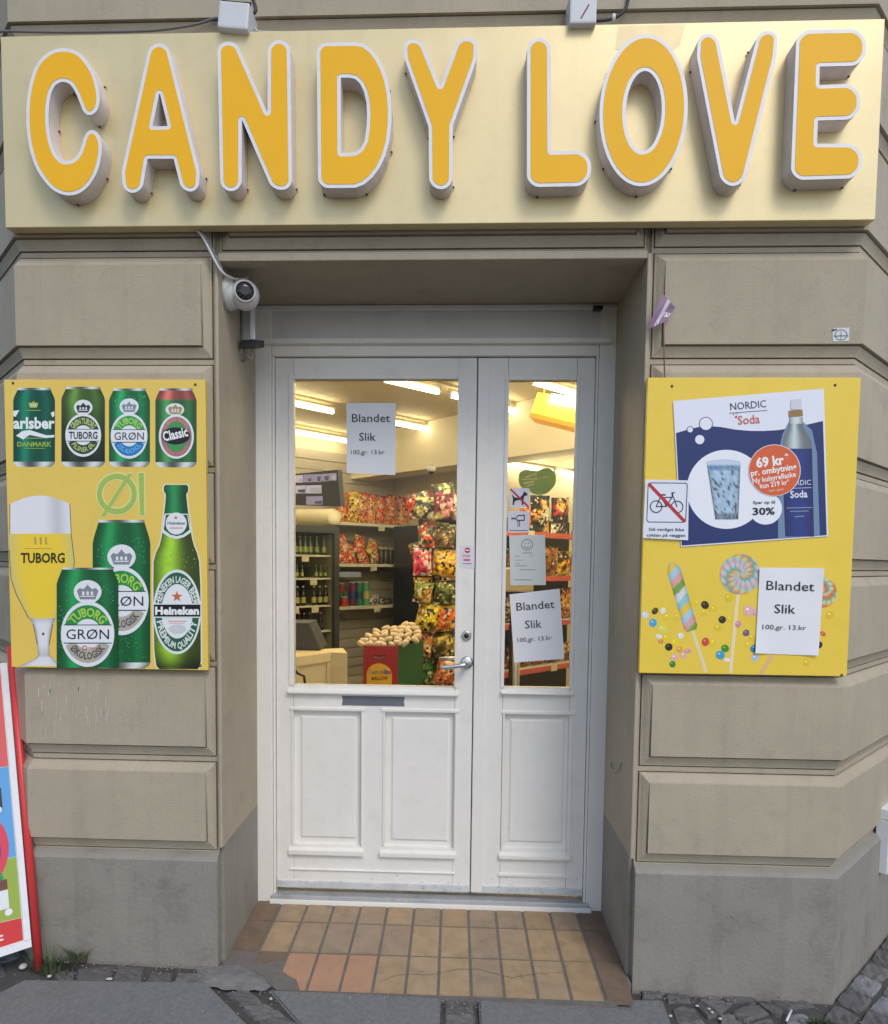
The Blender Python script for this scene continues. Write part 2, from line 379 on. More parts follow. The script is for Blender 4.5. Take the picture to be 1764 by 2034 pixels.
# weathered mortar where a step tile broke away
MORT = mat('weathered_mortar', (0.215, 0.212, 0.205), 0.9, var=0.5, vscale=18, bump=1.0, bscale=70, dirt=0.35, dirtscale=15)
zm = Zm(400, 1870, 7.35)
pts = [g2(*zm(p)) for p in ((-60, 330), (200, 310), (400, 320), (720, 240), (760, 420), (1050, 560), (1040, 640), (900, 690), (650, 700), (350, 680), (100, 640), (-60, 560))]
jit = random.Random(4); dense = []
for i in range(len(pts)):
    a_, b_ = pts[i], pts[(i+1) % len(pts)]
    for k in range(4): dense.append((a_[0]+(b_[0]-a_[0])*k/4+jit.uniform(-.004, .004), a_[1]+(b_[1]-a_[1])*k/4+jit.uniform(-.004, .004)))
pts = dense
cx_, cy_ = sum(p[0] for p in pts)/len(pts), sum(p[1] for p in pts)/len(pts)
bm = bmesh.new(); rings = []
for k in range(6):
    s = 1-k/5.0; rings.append([bm.verts.new((cx_+(p[0]-cx_)*s, cy_+(p[1]-cy_)*s, gz(cx_+(p[0]-cx_)*s)+0.006*(1-s**3)-0.006+.0025*math.sin(90*(cx_+(p[0]-cx_)*s))*math.cos(70*(cy_+(p[1]-cy_)*s)))) for p in pts] if k < 5 else None)
cv = bm.verts.new((cx_, cy_, gz(cx_)+0.001))
for k in range(4):
    for i in range(len(pts)): bm.faces.new((rings[k][i], rings[k][(i+1) % len(pts)], rings[k+1][(i+1) % len(pts)], rings[k+1][i]))
for i in range(len(pts)): bm.faces.new((rings[4][i], rings[4][(i+1) % len(pts)], cv))
from_bm('mortar_patch', bm, MORT, pave)

# ================================================================== BUILDING
HW, XC, DEP = 0.7286, 1.435, 0.462
bld = empty('corner_building', (0, 0, -0.03), 'beige stucco corner building with grooved block walls, grey plinth and white shop doors', 'building')
MIT = math.tan(math.radians(22.5))
D_B = [.026, .026, .036, .036, .022, .020, .0165, .0125, .0105, .0100, .0175, .0175, .0]   # from the joint fillet over the cove to the field
D_T = [.026, .026, .036, .036, .0215, .0185, .0135, .0085, .0045, .0030, .0026, .0024, .0]
IN_B = [0, .0085, .0090, .0125, .0130, .020, .029, .038, .0445, .0455, .0460, .0500, .0510]
IN_T = [0, .0085, .0090, .0125, .0130, .018, .025, .032, .038, .041, .042, .043, .0440]
IN_S = [0, .0060, .0065, .0095, .0100, .016, .022, .029, .035, .037, .0375, .0405, .0415]
def wall_block(path, z0, z1, inset0, inset1, m=STUCCO, name='wall_block'):
    # path: list of (x, y, miter vector towards the street); insets say whether that end has a moulded edge
    n = len(path); bm = bmesh.new(); rings = []
    for k in range(len(D_B)):
        zb, zt = z0+IN_B[k], z1-IN_T[k]; rb, rt = [], []
        for i, (x, y, mv) in enumerate(path):
            p = Vector((x, y)); 
            if i == 0 and inset0: p += (Vector(path[1][:2])-p).normalized()*IN_S[k]
            if i == n-1 and inset1: p += (Vector(path[n-2][:2])-p).normalized()*IN_S[k]
            q = p-Vector(mv)*D_B[k]; q2 = p-Vector(mv)*D_T[k]
            rb.append(bm.verts.new((q.x, q.y, zb))); rt.append(bm.verts.new((q2.x, q2.y, zt)))
        rings.append((rb, rt))
    for k in range(len(D_B)-1):
        (b0, t0), (b1, t1) = rings[k], rings[k+1]
        for i in range(n-1):
            bm.faces.new((b0[i], b0[i+1], b1[i+1], b1[i])); bm.faces.new((t1[i], t1[i+1], t0[i+1], t0[i]))
        if inset0: bm.faces.new((t0[0], b0[0], b1[0], t1[0]))
        if inset1: bm.faces.new((b0[-1], t0[-1], t1[-1], b1[-1]))
    b, t = rings[-1]
    for i in range(n-1): bm.faces.new((b[i], b[i+1], t[i+1], t[i]))
    return from_bm(name, bm, m, bld)
FRONT = (0, -1); RET = 6.0
cR = (XC, 0, (MIT, -1)); cL = (-XC, 0, (-MIT, -1))
rR = (XC+RET*Q, RET*Q, (Q, -Q)); rL = (-XC-RET*Q, RET*Q, (-Q, -Q))
E0 = HW+0.014
JO = [0.393, 0.738, 1.083, 1.428, 1.768, 2.138, 2.503, 2.868, 3.208, 3.573, 3.938, 4.303, 4.668]
for i in range(len(JO)-1):
    z0, z1 = JO[i], JO[i+1]
    if i < 7:
        wall_block([rL, cL, (-E0, 0, FRONT)], z0, z1, False, True)
        wall_block([(E0, 0, FRONT), cR, rR], z0, z1, True, False)
        if i == 6: wall_block([(-HW+.004, 0, FRONT), (HW-.004, 0, FRONT)], z0, z1, True, True)
    else:
        wall_block([rL, cL, cR, rR], z0, z1, False, False)
def plan_prism(name, pts, z0, z1, m, parent):
    bm = bmesh.new(); b = [bm.verts.new((*p, z0)) for p in pts]; f = bm.faces.new(b)
    r = bmesh.ops.extrude_face_region(bm, geom=[f])
    for v in r['geom']:
        if isinstance(v, bmesh.types.BMVert): v.co.z = z1
    return from_bm(name, bm, m, parent)
T = 0.037
for s in (-1, 1):
    plan = [(s*HW, T), (s*(XC-MIT*T), T), (s*(XC-MIT*T+RET*Q), T+RET*Q), (s*(XC-MIT*T-.28+RET*Q), T+.28+RET*Q), (s*(XC-.28), .52), (s*HW, .52)]
    plan_prism('wall_core', plan, 0.42, 4.668, STUCCO, bld)
    plan_prism('plinth_core', plan, -0.2, 0.42, PLINTH, bld)
    # plinth face with its weathered sloping top
    prof = [(-.2, -.004), (.372, -.004), (.384, .004), (.398, .028)]
    path = [(s*E0, 0, FRONT), (s*XC, 0, (s*MIT, -1)), (s*(XC+RET*Q), RET*Q, (s*Q, -Q))]
    bm = bmesh.new(); rows = []
    for (z, d) in prof: rows.append([bm.verts.new((x-mv[0]*d, y-mv[1]*d, z)) for (x, y, mv) in path])
    for k in range(len(prof)-1):
        for i in range(2): bm.faces.new((rows[k][i], rows[k][i+1], rows[k+1][i+1], rows[k+1][i]))
    sd_ = [bm.verts.new((s*E0, T, z)) for (z, d) in prof]
    for k in range(len(prof)-1): bm.faces.new((rows[k][0], rows[k+1][0], sd_[k+1], sd_[k]))
    from_bm('plinth', bm, PLINTH, bld)
    box('corner_bead', *sorted((s*(HW-.004), s*(HW+.009))), .004, .06, .42, 2.488, STUCCO, bld, .004)
box('lintel', -HW, HW, T, .52, 2.486, 4.668, STUCCO, bld, 0)
box('lintel_bead', -HW+.004, HW-.004, .004, .06, 2.470, 2.497, STUCCO, bld, .004)
# pale scratches left on one block
vs, fs = [], []; rs_ = random.Random(21)
for k in range(46):
    u = rs_.uniform(72, 215); v = rs_.uniform(1356, 1462)-.25*(u-72); v = max(1352, min(1466, v)); l = rs_.uniform(4, 26); w_ = rs_.uniform(.7, 1.8)
    i0 = len(vs); vs += [at(u, v, -.0012), at(u+w_, v, -.0012), at(u+w_*1.3+rs_.uniform(-1, 1), v+l, -.0012), at(u+rs_.uniform(-1, 1), v+l, -.0012)]; fs.append((i0, i0+1, i0+2, i0+3))
tag(mk('paint_scuff', vs, fs, mat('pale_scratch', (0.52, 0.50, 0.46), .8), bld), kind='stuff')
plan_prism('roof_slab', [(-1.1, .5), (1.1, .5), (1.1+4.1, 4.6), (0, 9.8), (-5.2, 4.6)], 3.30, 3.50, STUCCO, bld)
# entrance step -----------------------------------------------------
step = empty('entrance_step', (0, 0.2, -0.03), kind='structure')
tz = lambda y: -0.002-0.028*(.465-y)
TILE = {}
def tilem(i):
    cols = [(0.40, 0.285, 0.17), (0.38, 0.275, 0.17), (0.36, 0.262, 0.165), (0.41, 0.285, 0.16), (0.39, 0.268, 0.15), (0.34, 0.252, 0.165)]
    return mat('tan_clay_tile_%d' % i, cols[i], 0.55, var=0.32, vscale=14, bump=0.45, bscale=60, dirt=0.42, dirtscale=16)
REDT = mat('reddish_clay_tile', (0.44, 0.25, 0.15), 0.6, var=0.2, vscale=14, bump=0.35, bscale=60, dirt=0.2, dirtscale=16)
BRNT = mat('soot_brown_clay_tile', (0.20, 0.14, 0.095), 0.6, var=0.35, vscale=14, bump=0.4, bscale=60, dirt=0.3, dirtscale=16)
GROUT = mat('grey_grout', (0.17, 0.155, 0.135), 0.9, var=0.3, vscale=30, bump=0.8, bscale=90)
mk('grout_bed', [(x, y, (tz(y)-0.003) if k else -0.16) for k in (0, 1) for (x, y) in ((-.735, .47), (.735, .47), (.735, -.02), (.66, -.118), (-.498, -.118), (-.60, -.02), (-.735, .02))], [tuple(range(7, 14)), *[(i, (i+1) % 7, (i+1) % 7+7, i+7) for i in range(7)]], GROUT, step)
YS = [.47, .302, .096, -.122]; PX = .1131
for r in range(3):
    for k in range(-3, 11):
        x0 = -.395+PX*k; x1 = x0+PX
        if x1 < -.72 or x0 > .72: continue
        x0, x1 = max(x0+.0048, -.727), min(x1-.0048, .727); y0, y1 = YS[r+1]+.0042, YS[r]-.0042
        if r == 2 and x1 < -.52: continue
        m = tilem(random.randrange(6))
        if r == 2 and k in (-1, 0, 1): m = REDT
        if k >= 9 and r > 0 or (k == 9 and r == 0) or k <= -3: m = BRNT
        poly = [(x0, y0), (x1, y0), (x1, y1), (x0, y1)]
        if r == 2 and k == -2: poly = [(x0, y1-.075), (x1, y1-.04), (x1, y1), (x0, y1)]; m = BRNT
        if r == 2 and k == -1: poly = [(x0+.085, y0), (x1, y0), (x1, y1), (x0, y1), (x0, y0+.10), (x0+.03, y0+.075), (x0+.06, y0+.055)]
        if r == 2 and k == 9: poly = [(x0, y0), (x1-.01, y0), (x1, y1), (x0, y1)]
        bm = bmesh.new(); b = [bm.verts.new((*p, 0)) for p in poly]; f = bm.faces.new(b); e = bmesh.ops.extrude_face_region(bm, geom=[f])
        top = [v for v in e['geom'] if isinstance(v, bmesh.types.BMVert)]; dz = random.uniform(-.0008, .0008)
        for v in bm.verts: v.co.z = tz(v.co.y)-.014
        for v in top: v.co.z = tz(v.co.y)+dz
        bmesh.ops.bevel(bm, geom=[e_ for e_ in bm.edges if all(v in top for v in e_.verts)], offset=.0018, segments=2, affect='EDGES')
        from_bm('tile', bm, m, step)
# hairline crack across the front row
zz = Zm(400, 1740, 1.96)
cr = [at_z(*zz(p), tz(-.05)) for p in ((690, 415), (745, 392), (800, 382), (880, 388), (920, 382), (1000, 365), (1080, 366), (1165, 388), (1210, 398), (1300, 383), (1410, 378))]
vs = []; 
for i, p in enumerate(cr):
    w_ = .0012 if 0 < i < len(cr)-1 else .0003
    vs += [Vector((p.x, p.y-w_, tz(p.y)+.0012)), Vector((p.x, p.y+w_, tz(p.y)+.0012))]
mk('tile_crack', vs, [(2*i, 2*i+2, 2*i+3, 2*i+1) for i in range(len(cr)-1)], GROUT, step)

# doors -------------------------------------------------------------
YF, YL = .455, .478
frame = empty('door_frame', parent=bld)
def fr(name, u0, v0, u1, v1, y0, y1, bev=.003, par=None, m=WHITE):
    x0, x1, z0, z1 = rc(u0, v0, u1, v1, y0); return box(name, x0, x1, y0, y1, z0, z1, m, par or frame, bev)
xl0 = -HW-.012; xr1 = HW+.012
xl1 = at(545, 1200, YF).x; xr0 = at(1174, 1200, YF).x
ztop = 2.484; zhead = at(860, 706, YF).z
box('jamb', xl0, xl1-.010, YF, .56, -.01, ztop, WHITE, frame, .003); box('jamb_stop', xl1-.009, xl1, YF+.008, .56, -.005, zhead, WHITE, frame, .003)
box('jamb', xr0+.010, xr1, YF, .56, -.01, ztop, WHITE, frame, .003); box('jamb_stop', xr0, xr0+.009, YF+.008, .56, -.005, zhead, WHITE, frame, .003)
zA, zB, zC = at(860, 684, YF).z, at(860, 674, YF).z, at(860, 617, YF).z
box('head_rail', xl1-.009, xr0+.009, YF+.004, .56, zhead, zA, WHITE, frame, .003)
box('drip_ledge', xl0+.034, xr1-.034, YF-.022, YF+.02, zA-.001, zB, WHITE, frame, .003)
box('transom_panel', xl0+.044, xr1-.044, YF+.012, .54, zB, zC, mat('greyed_white_paint', (0.66, 0.67, 0.69), .45, var=.08, dirt=.15, dirtscale=8), frame, .002)
box('top_trim', xl0+.002, xr1-.002, YF-.012, YF+.04, zC, ztop, WHITE, frame, .004)
THR = mat('worn_grey_threshold', (0.45, 0.47, 0.48), .4, metal=.2, var=.2, vscale=10, dirt=.4, dirtscale=14)
box('threshold', xl1-.015, xr0+.02, YF-.010, .56, -.012, .030, THR, frame, .004)
box('threshold_nosing', xl1-.02, xr0+.03, YF-.020, YF-.0105, -.012, .014, WHITE, frame, .003)
box('door_stop_bracket', *rc(1177, 610, 1196, 617, YF)[:2], YF-.02, YF+.01, *rc(1177, 610, 1196, 617, YF)[2:], DARK, frame, .002)

def leaf(L, par, panels, glass, bead, gsill, groove, bot_v, label):
    d = empty('door', parent=par); tag(d, label)
    x0, x1, z0, z1 = L; gx0, gx1, gz0, gz1 = glass
    T0, T1 = YL, YL+.045
    box('stile', x0, gx0-.001, T0, T1, z0, z1, WHITE, d, .0015); box('stile', gx1+.001, x1, T0, T1, z0, z1, WHITE, d, .0015)
    box('rail', gx0, gx1, T0+.0006, T1, gz1, z1, WHITE, d, .001)
    pt = max(p[0][3] for p in panels); pb = min(p[0][2] for p in panels)
    box('rail', gx0, gx1, T0+.0006, T1, pt, gz0, WHITE, d, .001)
    box('rail', gx0, gx1, T0+.0006, T1, z0, pb, WHITE, d, .001)
    xs = sorted([(p[0][0], p[0][1]) for p in panels])
    edges = [gx0]+[v for p in xs for v in p]+[gx1]
    for i in range(0, len(edges), 2):
        if edges[i+1]-edges[i] > .004: box('muntin', edges[i]+.0004, edges[i+1]-.0004, T0+.001, T1, pb, pt, WHITE, d, .001)
    for (o, fld, sill) in panels:
        box('panel', o[0]-.004, o[1]+.004, T0+.020, T1-.005, o[2]-.004, o[3]+.004, WHITE, d, .001)
        # raised field with bevelled border
        bm = bmesh.new(); fx0, fx1, fz0, fz1 = fld; e = .009
        A = [bm.verts.new(v) for v in ((fx0-e, T0+.0195, fz0-e), (fx1+e, T0+.0195, fz0-e), (fx1+e, T0+.0195, fz1+e), (fx0-e, T0+.0195, fz1+e))]
        A2 = [bm.verts.new(v) for v in ((fx0, T0+.016, fz0), (fx1, T0+.016, fz0), (fx1, T0+.016, fz1), (fx0, T0+.016, fz1))]
        B = [bm.verts.new(v) for v in ((fx0, T0+.0125, fz0), (fx1, T0+.0125, fz0), (fx1, T0+.0125, fz1), (fx0, T0+.0125, fz1))]
        for P1, P2 in ((A, A2), (A2, B)):
            for i in range(4): bm.faces.new((P1[i], P1[(i+1) % 4], P2[(i+1) % 4], P2[i]))
        bm.faces.new(B); from_bm('raised_field', bm, WHITE, d)
        box('panel_sill', sill[0], sill[1], T0-.016, T0+.012, sill[2], sill[3], WHITE, d, .004, fn=lambda c, zt=sill[3], zb=sill[2]: Vector((c.x, c.y, c.z-(.010*(T0+.012-c.y)/.028 if c.z > (zt+zb)/2 else 0))))
        box('panel_top_moulding', o[0]-.012, o[1]+.012, T0-.005, T0+.01, o[3]-.002, o[3]+.012, WHITE, d, .003)
        for xx in (o[0], o[1]): box('panel_moulding', xx-.004, xx+.004, T0-.004, T0+.016, o[2]+.002, o[3]-.003, WHITE, d, .002)
    bx0, bx1, bz0, bz1 = bead
    for (p, q, r, s) in ((bx0, gx0+.003, gz0, bz1), (gx1-.003, bx1, gz0, bz1)): box('glazing_bead', p, q, T0-.006, T0+.012, r, s, WHITE, d, .003)
    box('glazing_bead', gx0+.003, gx1-.003, T0-.0055, T0+.012, gz1-.003, bz1, WHITE, d, .003)
    box('window_sill', gsill[0], gsill[1], T0-.020, T0+.014, gsill[2], gsill[3], WHITE, d, .004, fn=lambda c, zt=gsill[3], zb=gsill[2]: Vector((c.x, c.y, c.z-(.010*(T0+.014-c.y)/.034 if c.z > (zt+zb)/2 else 0))))
    box('glass_pane', gx0-.004, gx1+.004, T0+.022, T0+.026, gz0-.004, gz1+.004, GLASS, d, 0)
    box('rail_groove_ledge', groove[0], groove[1], T0-.007, T0+.006, groove[2]-.003, groove[3], WHITE, d, .002)
    box('weather_strip', x0+.001, x1-.001, T0-.008, T0+.008, z0+.001, z0+.030, mat('scuffed_white_paint', (0.60, 0.62, 0.63), .5, var=.25, vscale=12, dirt=.5, dirtscale=22), d, .002)
    rs = random.Random(len(panels)); vs, fs = [], []
    for k in range(26):
        x = rs.uniform(x0+.01, x1-.01); z = z0+.004+abs(rs.gauss(0, .035)); l, h = rs.uniform(.002, .010), rs.uniform(.001, .0028); i0 = len(vs); yy = T0-(.0087 if z < z0+.034 else .0008)
        vs += [(x, yy, z), (x+l, yy, z+rs.uniform(-.001, .001)), (x+l*.8, yy, z+h), (x+l*.2, yy, z+h*.8)]; fs.append((i0, i0+1, i0+2, i0+3))
    tag(mk('paint_chips', vs, fs, mat('bare_grey_wood', (0.16, 0.15, 0.14), .8), d), kind='stuff')
    return d
def R_(u0, v0, u1, v1): return rc(u0, v0, u1, v1, YL)
xs1 = at(941.5, 1240, YL).x
zb = (at(549, 1763, YL).z+at(935, 1770, YL).z+at(1158, 1777.6, YL).z)/3; zt = zhead-.003
L1 = (xl1+.002, xs1-.002, zb, zt); L2 = (xs1+.002, xr0-.002, zb, zt)
g1 = R_(582.5, 752, 905, 1366); b1 = R_(573.5, 743, 911, 1366); g1 = (g1[0], at(907.5, 1060, YL).x, g1[2], g1[3]); b1 = (b1[0], g1[1]+.013, b1[2], b1[3])
P1 = (R_(581, 1409.5, 718.5, 1681), R_(599, 1426, 703, 1665), R_(574, 1680, 723, 1699))
P2 = (R_(763, 1412.5, 903, 1685), R_(780.5, 1429, 887, 1671), R_(754, 1686, 906, 1704))
d1 = leaf(L1, bld, [P1, P2], g1, b1, R_(572, 1366, 911, 1382), R_(575, 1724, 904, 1734), None, 'white panelled door leaf with lever handle')
g2_ = R_(1010, 754, 1132, 1368); b2 = R_(1004, 745, 1139, 1368)
g2_ = (g2_[0], at(1139.5, 1060, YL).x, g2_[2], g2_[3]); b2 = (b2[0], g2_[1]+.011, b2[2], b2[3])
P3 = (R_(1001, 1417, 1131, 1690), R_(1017, 1433, 1114.5, 1674), R_(990, 1691, 1133, 1708))
d2 = leaf(L2, bld, [P3], g2_, b2, R_(994, 1369, 1140, 1380), R_(989, 1734, 1131, 1742), None, 'narrow white side leaf with tall glass')
box('astragal', xs1+.003, at(965, 1240, YL).x, YL-.009, YL+.002, zb+.004, zt-.004, WHITE, d2, .003)
box('seam_stop', xs1-.014, xs1+.014, YL+.046, YL+.058, zb, zt, WHITE, d2, .001)
box('hinge_stop', xl1-.002, xl1+.014, YL+.046, YL+.058, zb, zt, WHITE, frame, .001); box('hinge_stop', xr0-.014, xr0+.002, YL+.046, YL+.058, zb, zt, WHITE, frame, .001)
box('head_stop', xl1+.015, xr0-.015, YL+.046, YL+.058, zt-.014, zhead+.003, WHITE, frame, .001)
# letter slot cover, lock, handle
x0, x1, z0, z1 = R_(679, 1382, 804, 1403)
GREYT = mat('grey_tape', (0.145, 0.16, 0.19), .45, var=.15, vscale=14)
mk('letter_slot_tape', [(x0, YL-.001, z1), (x1, YL-.001, z1), (x1-.004, YL-.001, (z0+z1)/2), (x1, YL-.001, z0), (x0, YL-.001, z0), (x0+.004, YL-.001, (z0+z1)/2)], [(0, 1, 2, 3, 4, 5)], GREYT, d1)
pl = at(926.5, 1262.5, YL)
lathe('lock_rose', [(.0205, 0), (.0205, .006), (.017, .009), (.016, .009)], (pl.x, YL, pl.z), (0, -1, 0), METAL, d1, 24)
lathe('key_cylinder', [(.0105, 0), (.0105, .006), (.009, .007)], (pl.x, YL-.008, pl.z), (0, -1, 0), DARK, d1, 16)
ph = at(927, 1316, YL)
lathe('handle_rose', [(.0265, 0), (.0265, .006), (.022, .010), (.012, .012)], (ph.x, YL, ph.z), (0, -1, 0), METAL, d1, 24)
tube('door_handle', [(ph.x, YL, ph.z), (ph.x, YL-.035, ph.z), (ph.x-.004, YL-.048, ph.z-.001), (ph.x-.02, YL-.056, ph.z-.004), (ph.x-.06, YL-.056, ph.z-.010), (ph.x-.108, YL-.054, ph.z-.015)], .0095, METAL, d1, 12, 5)
tube('inner_handle', [(ph.x-.01, YL+.1, ph.z+.004), (ph.x-.118, YL+.1, ph.z-.002)], .0095, METAL, d1, 10)

# ================================================================== SHOP SIGN
YS_ = -.05
c4 = [at(0, 75, YS_), at(1757, 35, YS_), at(1740, 436, YS_), at(12, 452, YS_)]
sx0, sx1 = (c4[0].x+c4[3].x)/2, (c4[1].x+c4[2].x)/2; sz1, sz0 = (c4[0].z+c4[1].z)/2, (c4[2].z+c4[3].z)/2
sign = empty('shop_sign', (0, YS_, sz0), 'long pale gold sign board with raised orange letters reading CANDY LOVE', 'sign')
box('sign_panel', sx0, sx1, YS_, -.006, sz0, sz1, GOLD, sign, .002)
YFc = YS_-.062
SHADOWG = mat('shadow_toned_gold', (0.60, 0.50, 0.28), .42, metal=.32, var=.15, vscale=20)
for pts in ([(1229, 52), (1362, 48), (1350, 90), (1336, 100), (1222, 98)],): prism('painted_shadow_patch', world2(pts, YS_-.0006), [], YS_-.0006, None, SHADOWG, sign)  # soft shadow above the O, painted onto the panel as darker gold
LETTERS = {
 'C': ((40, 80), [(p[0], p[1]) for p in ((530, 95), (400, 118), (280, 200), (190, 315), (125, 500), (88, 700), (76, 900), (82, 1100), (115, 1320), (180, 1530), (280, 1700), (395, 1825), (510, 1885), (620, 1898), (730, 1868), (845, 1775), (940, 1620), (988, 1450), (1003, 1310), (988, 1205), (945, 1130), (882, 1098), (822, 1122), (782, 1190), (755, 1285), (712, 1390), (650, 1455), (580, 1476), (508, 1460), (432, 1370), (378, 1210), (352, 1030), (350, 850), (372, 680), (420, 565), (488, 515), (560, 513), (622, 550), (680, 640), (725, 750), (772, 860), (830, 912), (892, 903), (945, 850), (975, 740), (966, 600), (922, 430), (852, 295), (760, 180), (655, 115))], [], 'cat'),
 'A': ((230, 80), [(415, 38, 150), (640, 34, 150), (1030, 1610, 200), (1015, 1852, 150), (810, 1852, 150), (708, 1450, 14), (388, 1450, 14), (320, 1868, 150), (92, 1868, 150), (72, 1610, 200)], [[(535, 632, 8), (636, 1050, 6), (450, 1053, 6)]], 'fil'),
 'N': ((420, 70), [(72, 85, 150), (305, 78, 130), (688, 950, 4), (690, 58, 150), (965, 58, 150), (990, 1892, 150), (745, 1892, 150), (372, 1028, 4), (372, 1908, 150), (110, 1908, 150)], [], 'fil'),
 'D': ((610, 70), [(118, 90, 120), (600, 86), (690, 100), (780, 163), (865, 265), (935, 395), (985, 540), (1018, 700), (1035, 880), (1034, 1080), (1008, 1300), (960, 1475), (890, 1620), (800, 1740), (700, 1825), (590, 1868), (135, 1872, 130)], [[(412, 520, 6), (520, 518), (590, 535), (650, 592), (698, 690), (727, 820), (735, 950), (729, 1120), (705, 1285), (660, 1378), (595, 1428), (540, 1438), (416, 1440, 6)]], 'fil'),
 'Y': ((780, 70), [(130, 52, 150), (350, 52, 130), (583, 622, 5), (800, 30, 130), (1045, 28, 150), (1028, 300, 150), (738, 1110, 30), (735, 1885, 150), (448, 1885, 150), (440, 1118, 30), (148, 290, 150)], [], 'fil'),
 'L': ((1020, 60), [(168, 92, 160), (455, 92, 160), (462, 1482, 8), (955, 1468, 190), (945, 1905, 190), (165, 1922, 150)], [], 'fil'),
 'O': ((1170, 60), [(670+540*math.cos(t)*1.0+(-930*math.sin(t))*-.035, 980-930*math.sin(t)) for t in [2*math.pi*i/64 for i in range(64)]], [[(672+220*math.cos(t)+(490*math.sin(t))*.03, 988-490*math.sin(t)) for t in [2*math.pi*i/48 for i in range(48)]]], 'raw'),
 'V': ((1360, 50), [(165, 102, 150), (400, 98, 140), (618, 1188, 5), (905, 70, 140), (1150, 65, 150), (1120, 400, 200), (725, 1968, 190), (455, 1968, 190), (150, 390, 200)], [], 'fil'),
 'E': ((1540, 50), [(262, 62, 170), (1115, 45, 190), (1108, 492, 190), (545, 506, 8), (540, 732, 8), (1048, 714, 190), (1035, 1152, 190), (522, 1166, 8), (512, 1450, 8), (1075, 1452, 190), (1055, 1872, 190), (188, 1898, 150)], [], 'fil'),
}
for ch, ((ox, oy), out, holes, mode) in LETTERS.items():
    z = Zm(ox, oy, 6.165)
    def mkp(P):
        if mode == 'cat': return [(p.x, p.y) for p in catmull([Vector(q) for q in P], 4, True)]
        if mode == 'fil': return [(p.x, p.y) for p in fillet(P)]
        return P
    o = world2(mkp(out), YFc, z); hs = [world2(mkp(h), YFc, z) for h in holes]
    o = clean(o, 4e-4); hs = [clean(h, 4e-4) for h in hs]
    let = prism('letter', o, hs, YFc+.002, YS_-.0005, RETURN, sign); tag(let, 'raised orange letter %s with white outline and pinkish sides' % ch)
    prism('letter_trim', o, hs, YFc, YFc+.004, TRIM, let)
    fo = offset(o, .0115); fh = [offset(h, -.0115) for h in hs]
    prism('letter_face', fo, fh, YFc-.0012, YFc-.0002, ORANGE, let)
    per = 0; last = 0; so = offset(o, -.0025)
    for i in range(1, len(so)):
        per += (so[i]-so[i-1]).length
        if per-last > .14:
            last = per
            bm = bmesh.new(); bmesh.ops.create_icosphere(bm, subdivisions=1, radius=.0038)
            for v in bm.verts: v.co += Vector((so[i].x, YS_-.006, so[i].y))
            from_bm('screw', bm, DARK, let)
# junction boxes above the sign ------------------------------------------
def tilt_box(name, uL, vT, uR, vB, Y0, Y1, ang, m, parent, bev=.006):
    x0, x1, z0, z1 = rc(uL, vT, uR, vB, Y0); c = Vector(((x0+x1)/2, 0, (z0+z1)/2)); R = Matrix.Rotation(ang, 3, 'Y')
    return box(name, x0, x1, Y0, Y1, z0, z1, m, parent, bev, fn=lambda p: c+R@(p-c)+Vector((0, 0, 0)) if True else p)
GREYB = mat('pale_grey_plastic_box', (0.60, 0.62, 0.64), .5, var=.08, dirt=.15, dirtscale=14)
j1 = empty('junction_box', at(466, 60, -.06), 'tilted pale grey junction box above the letter N with cables', 'junction box', 'junction boxes above the sign')
tilt_box('housing', 433, 3, 494, 55, -.075, .02, .10, GREYB, j1)
tilt_box('back_plate', 436, 1, 499, 58, .0, .028, .10, WPLAST, j1, .003)
CBLK = mat('black_cable', (0.02, 0.02, 0.022), .5, var=0); CGRY = mat('grey_cable', (0.16, 0.16, 0.165), .5, var=.1); CWHT = mat('pale_cable', (0.55, 0.55, 0.53), .5, var=.1, dirt=.3, dirtscale=30)
tube('cable', [at(u, v, .0) for u, v in ((492, -30), (505, 5), (508, 22), (500, 30))], .0055, CBLK, j1, 8, 5)
tube('cable', [at(u, v, -.02) for u, v in ((498, 50), (508, 58), (516, 63), (560, 64))], .003, CWHT, j1, 8, 5)
tube('cable', [at(u, v, -.005) for u, v in ((-30, 64), (14, 62), (60, 63), (140, 64), (270, 62), (330, 58), (390, 48), (432, 34))], .004, CGRY, j1, 8, 5)
j2 = empty('junction_box', at(1156, 45, -.06), 'upright grey junction box with a red stroke above the letter O', 'junction box', 'junction boxes above the sign')
x0, x1, z0, z1 = rc(1133, -25, 1185, 45, -.075); box('housing', x0, x1, -.075, .02, z0, z1, GREYB, j2, .006)
sh = Sheet(-.0752, Zm(1100, 0, 8.82)); sh.line('red_mark', (620, 75), (475, 325), 26, (110, 25, 60), 1, j2)
tube('cable', [at(u, v, -.01) for u, v in ((1182, 41), (1200, 40), (1220, 36), (1238, 24), (1246, 8), (1250, -15))], .005, CBLK, j2, 8, 5)
lathe('cable_gland', [(.006, 0), (.006, .02), (.004, .022)], at(1219, 42, -.015), (0, 0, 1), WPLAST, j2, 10)
lathe('cable_gland', [(.006, 0), (.006, .012), (.004, .014)], at(1127, 30, -.015), (0, -1, 0), WPLAST, j2, 10)

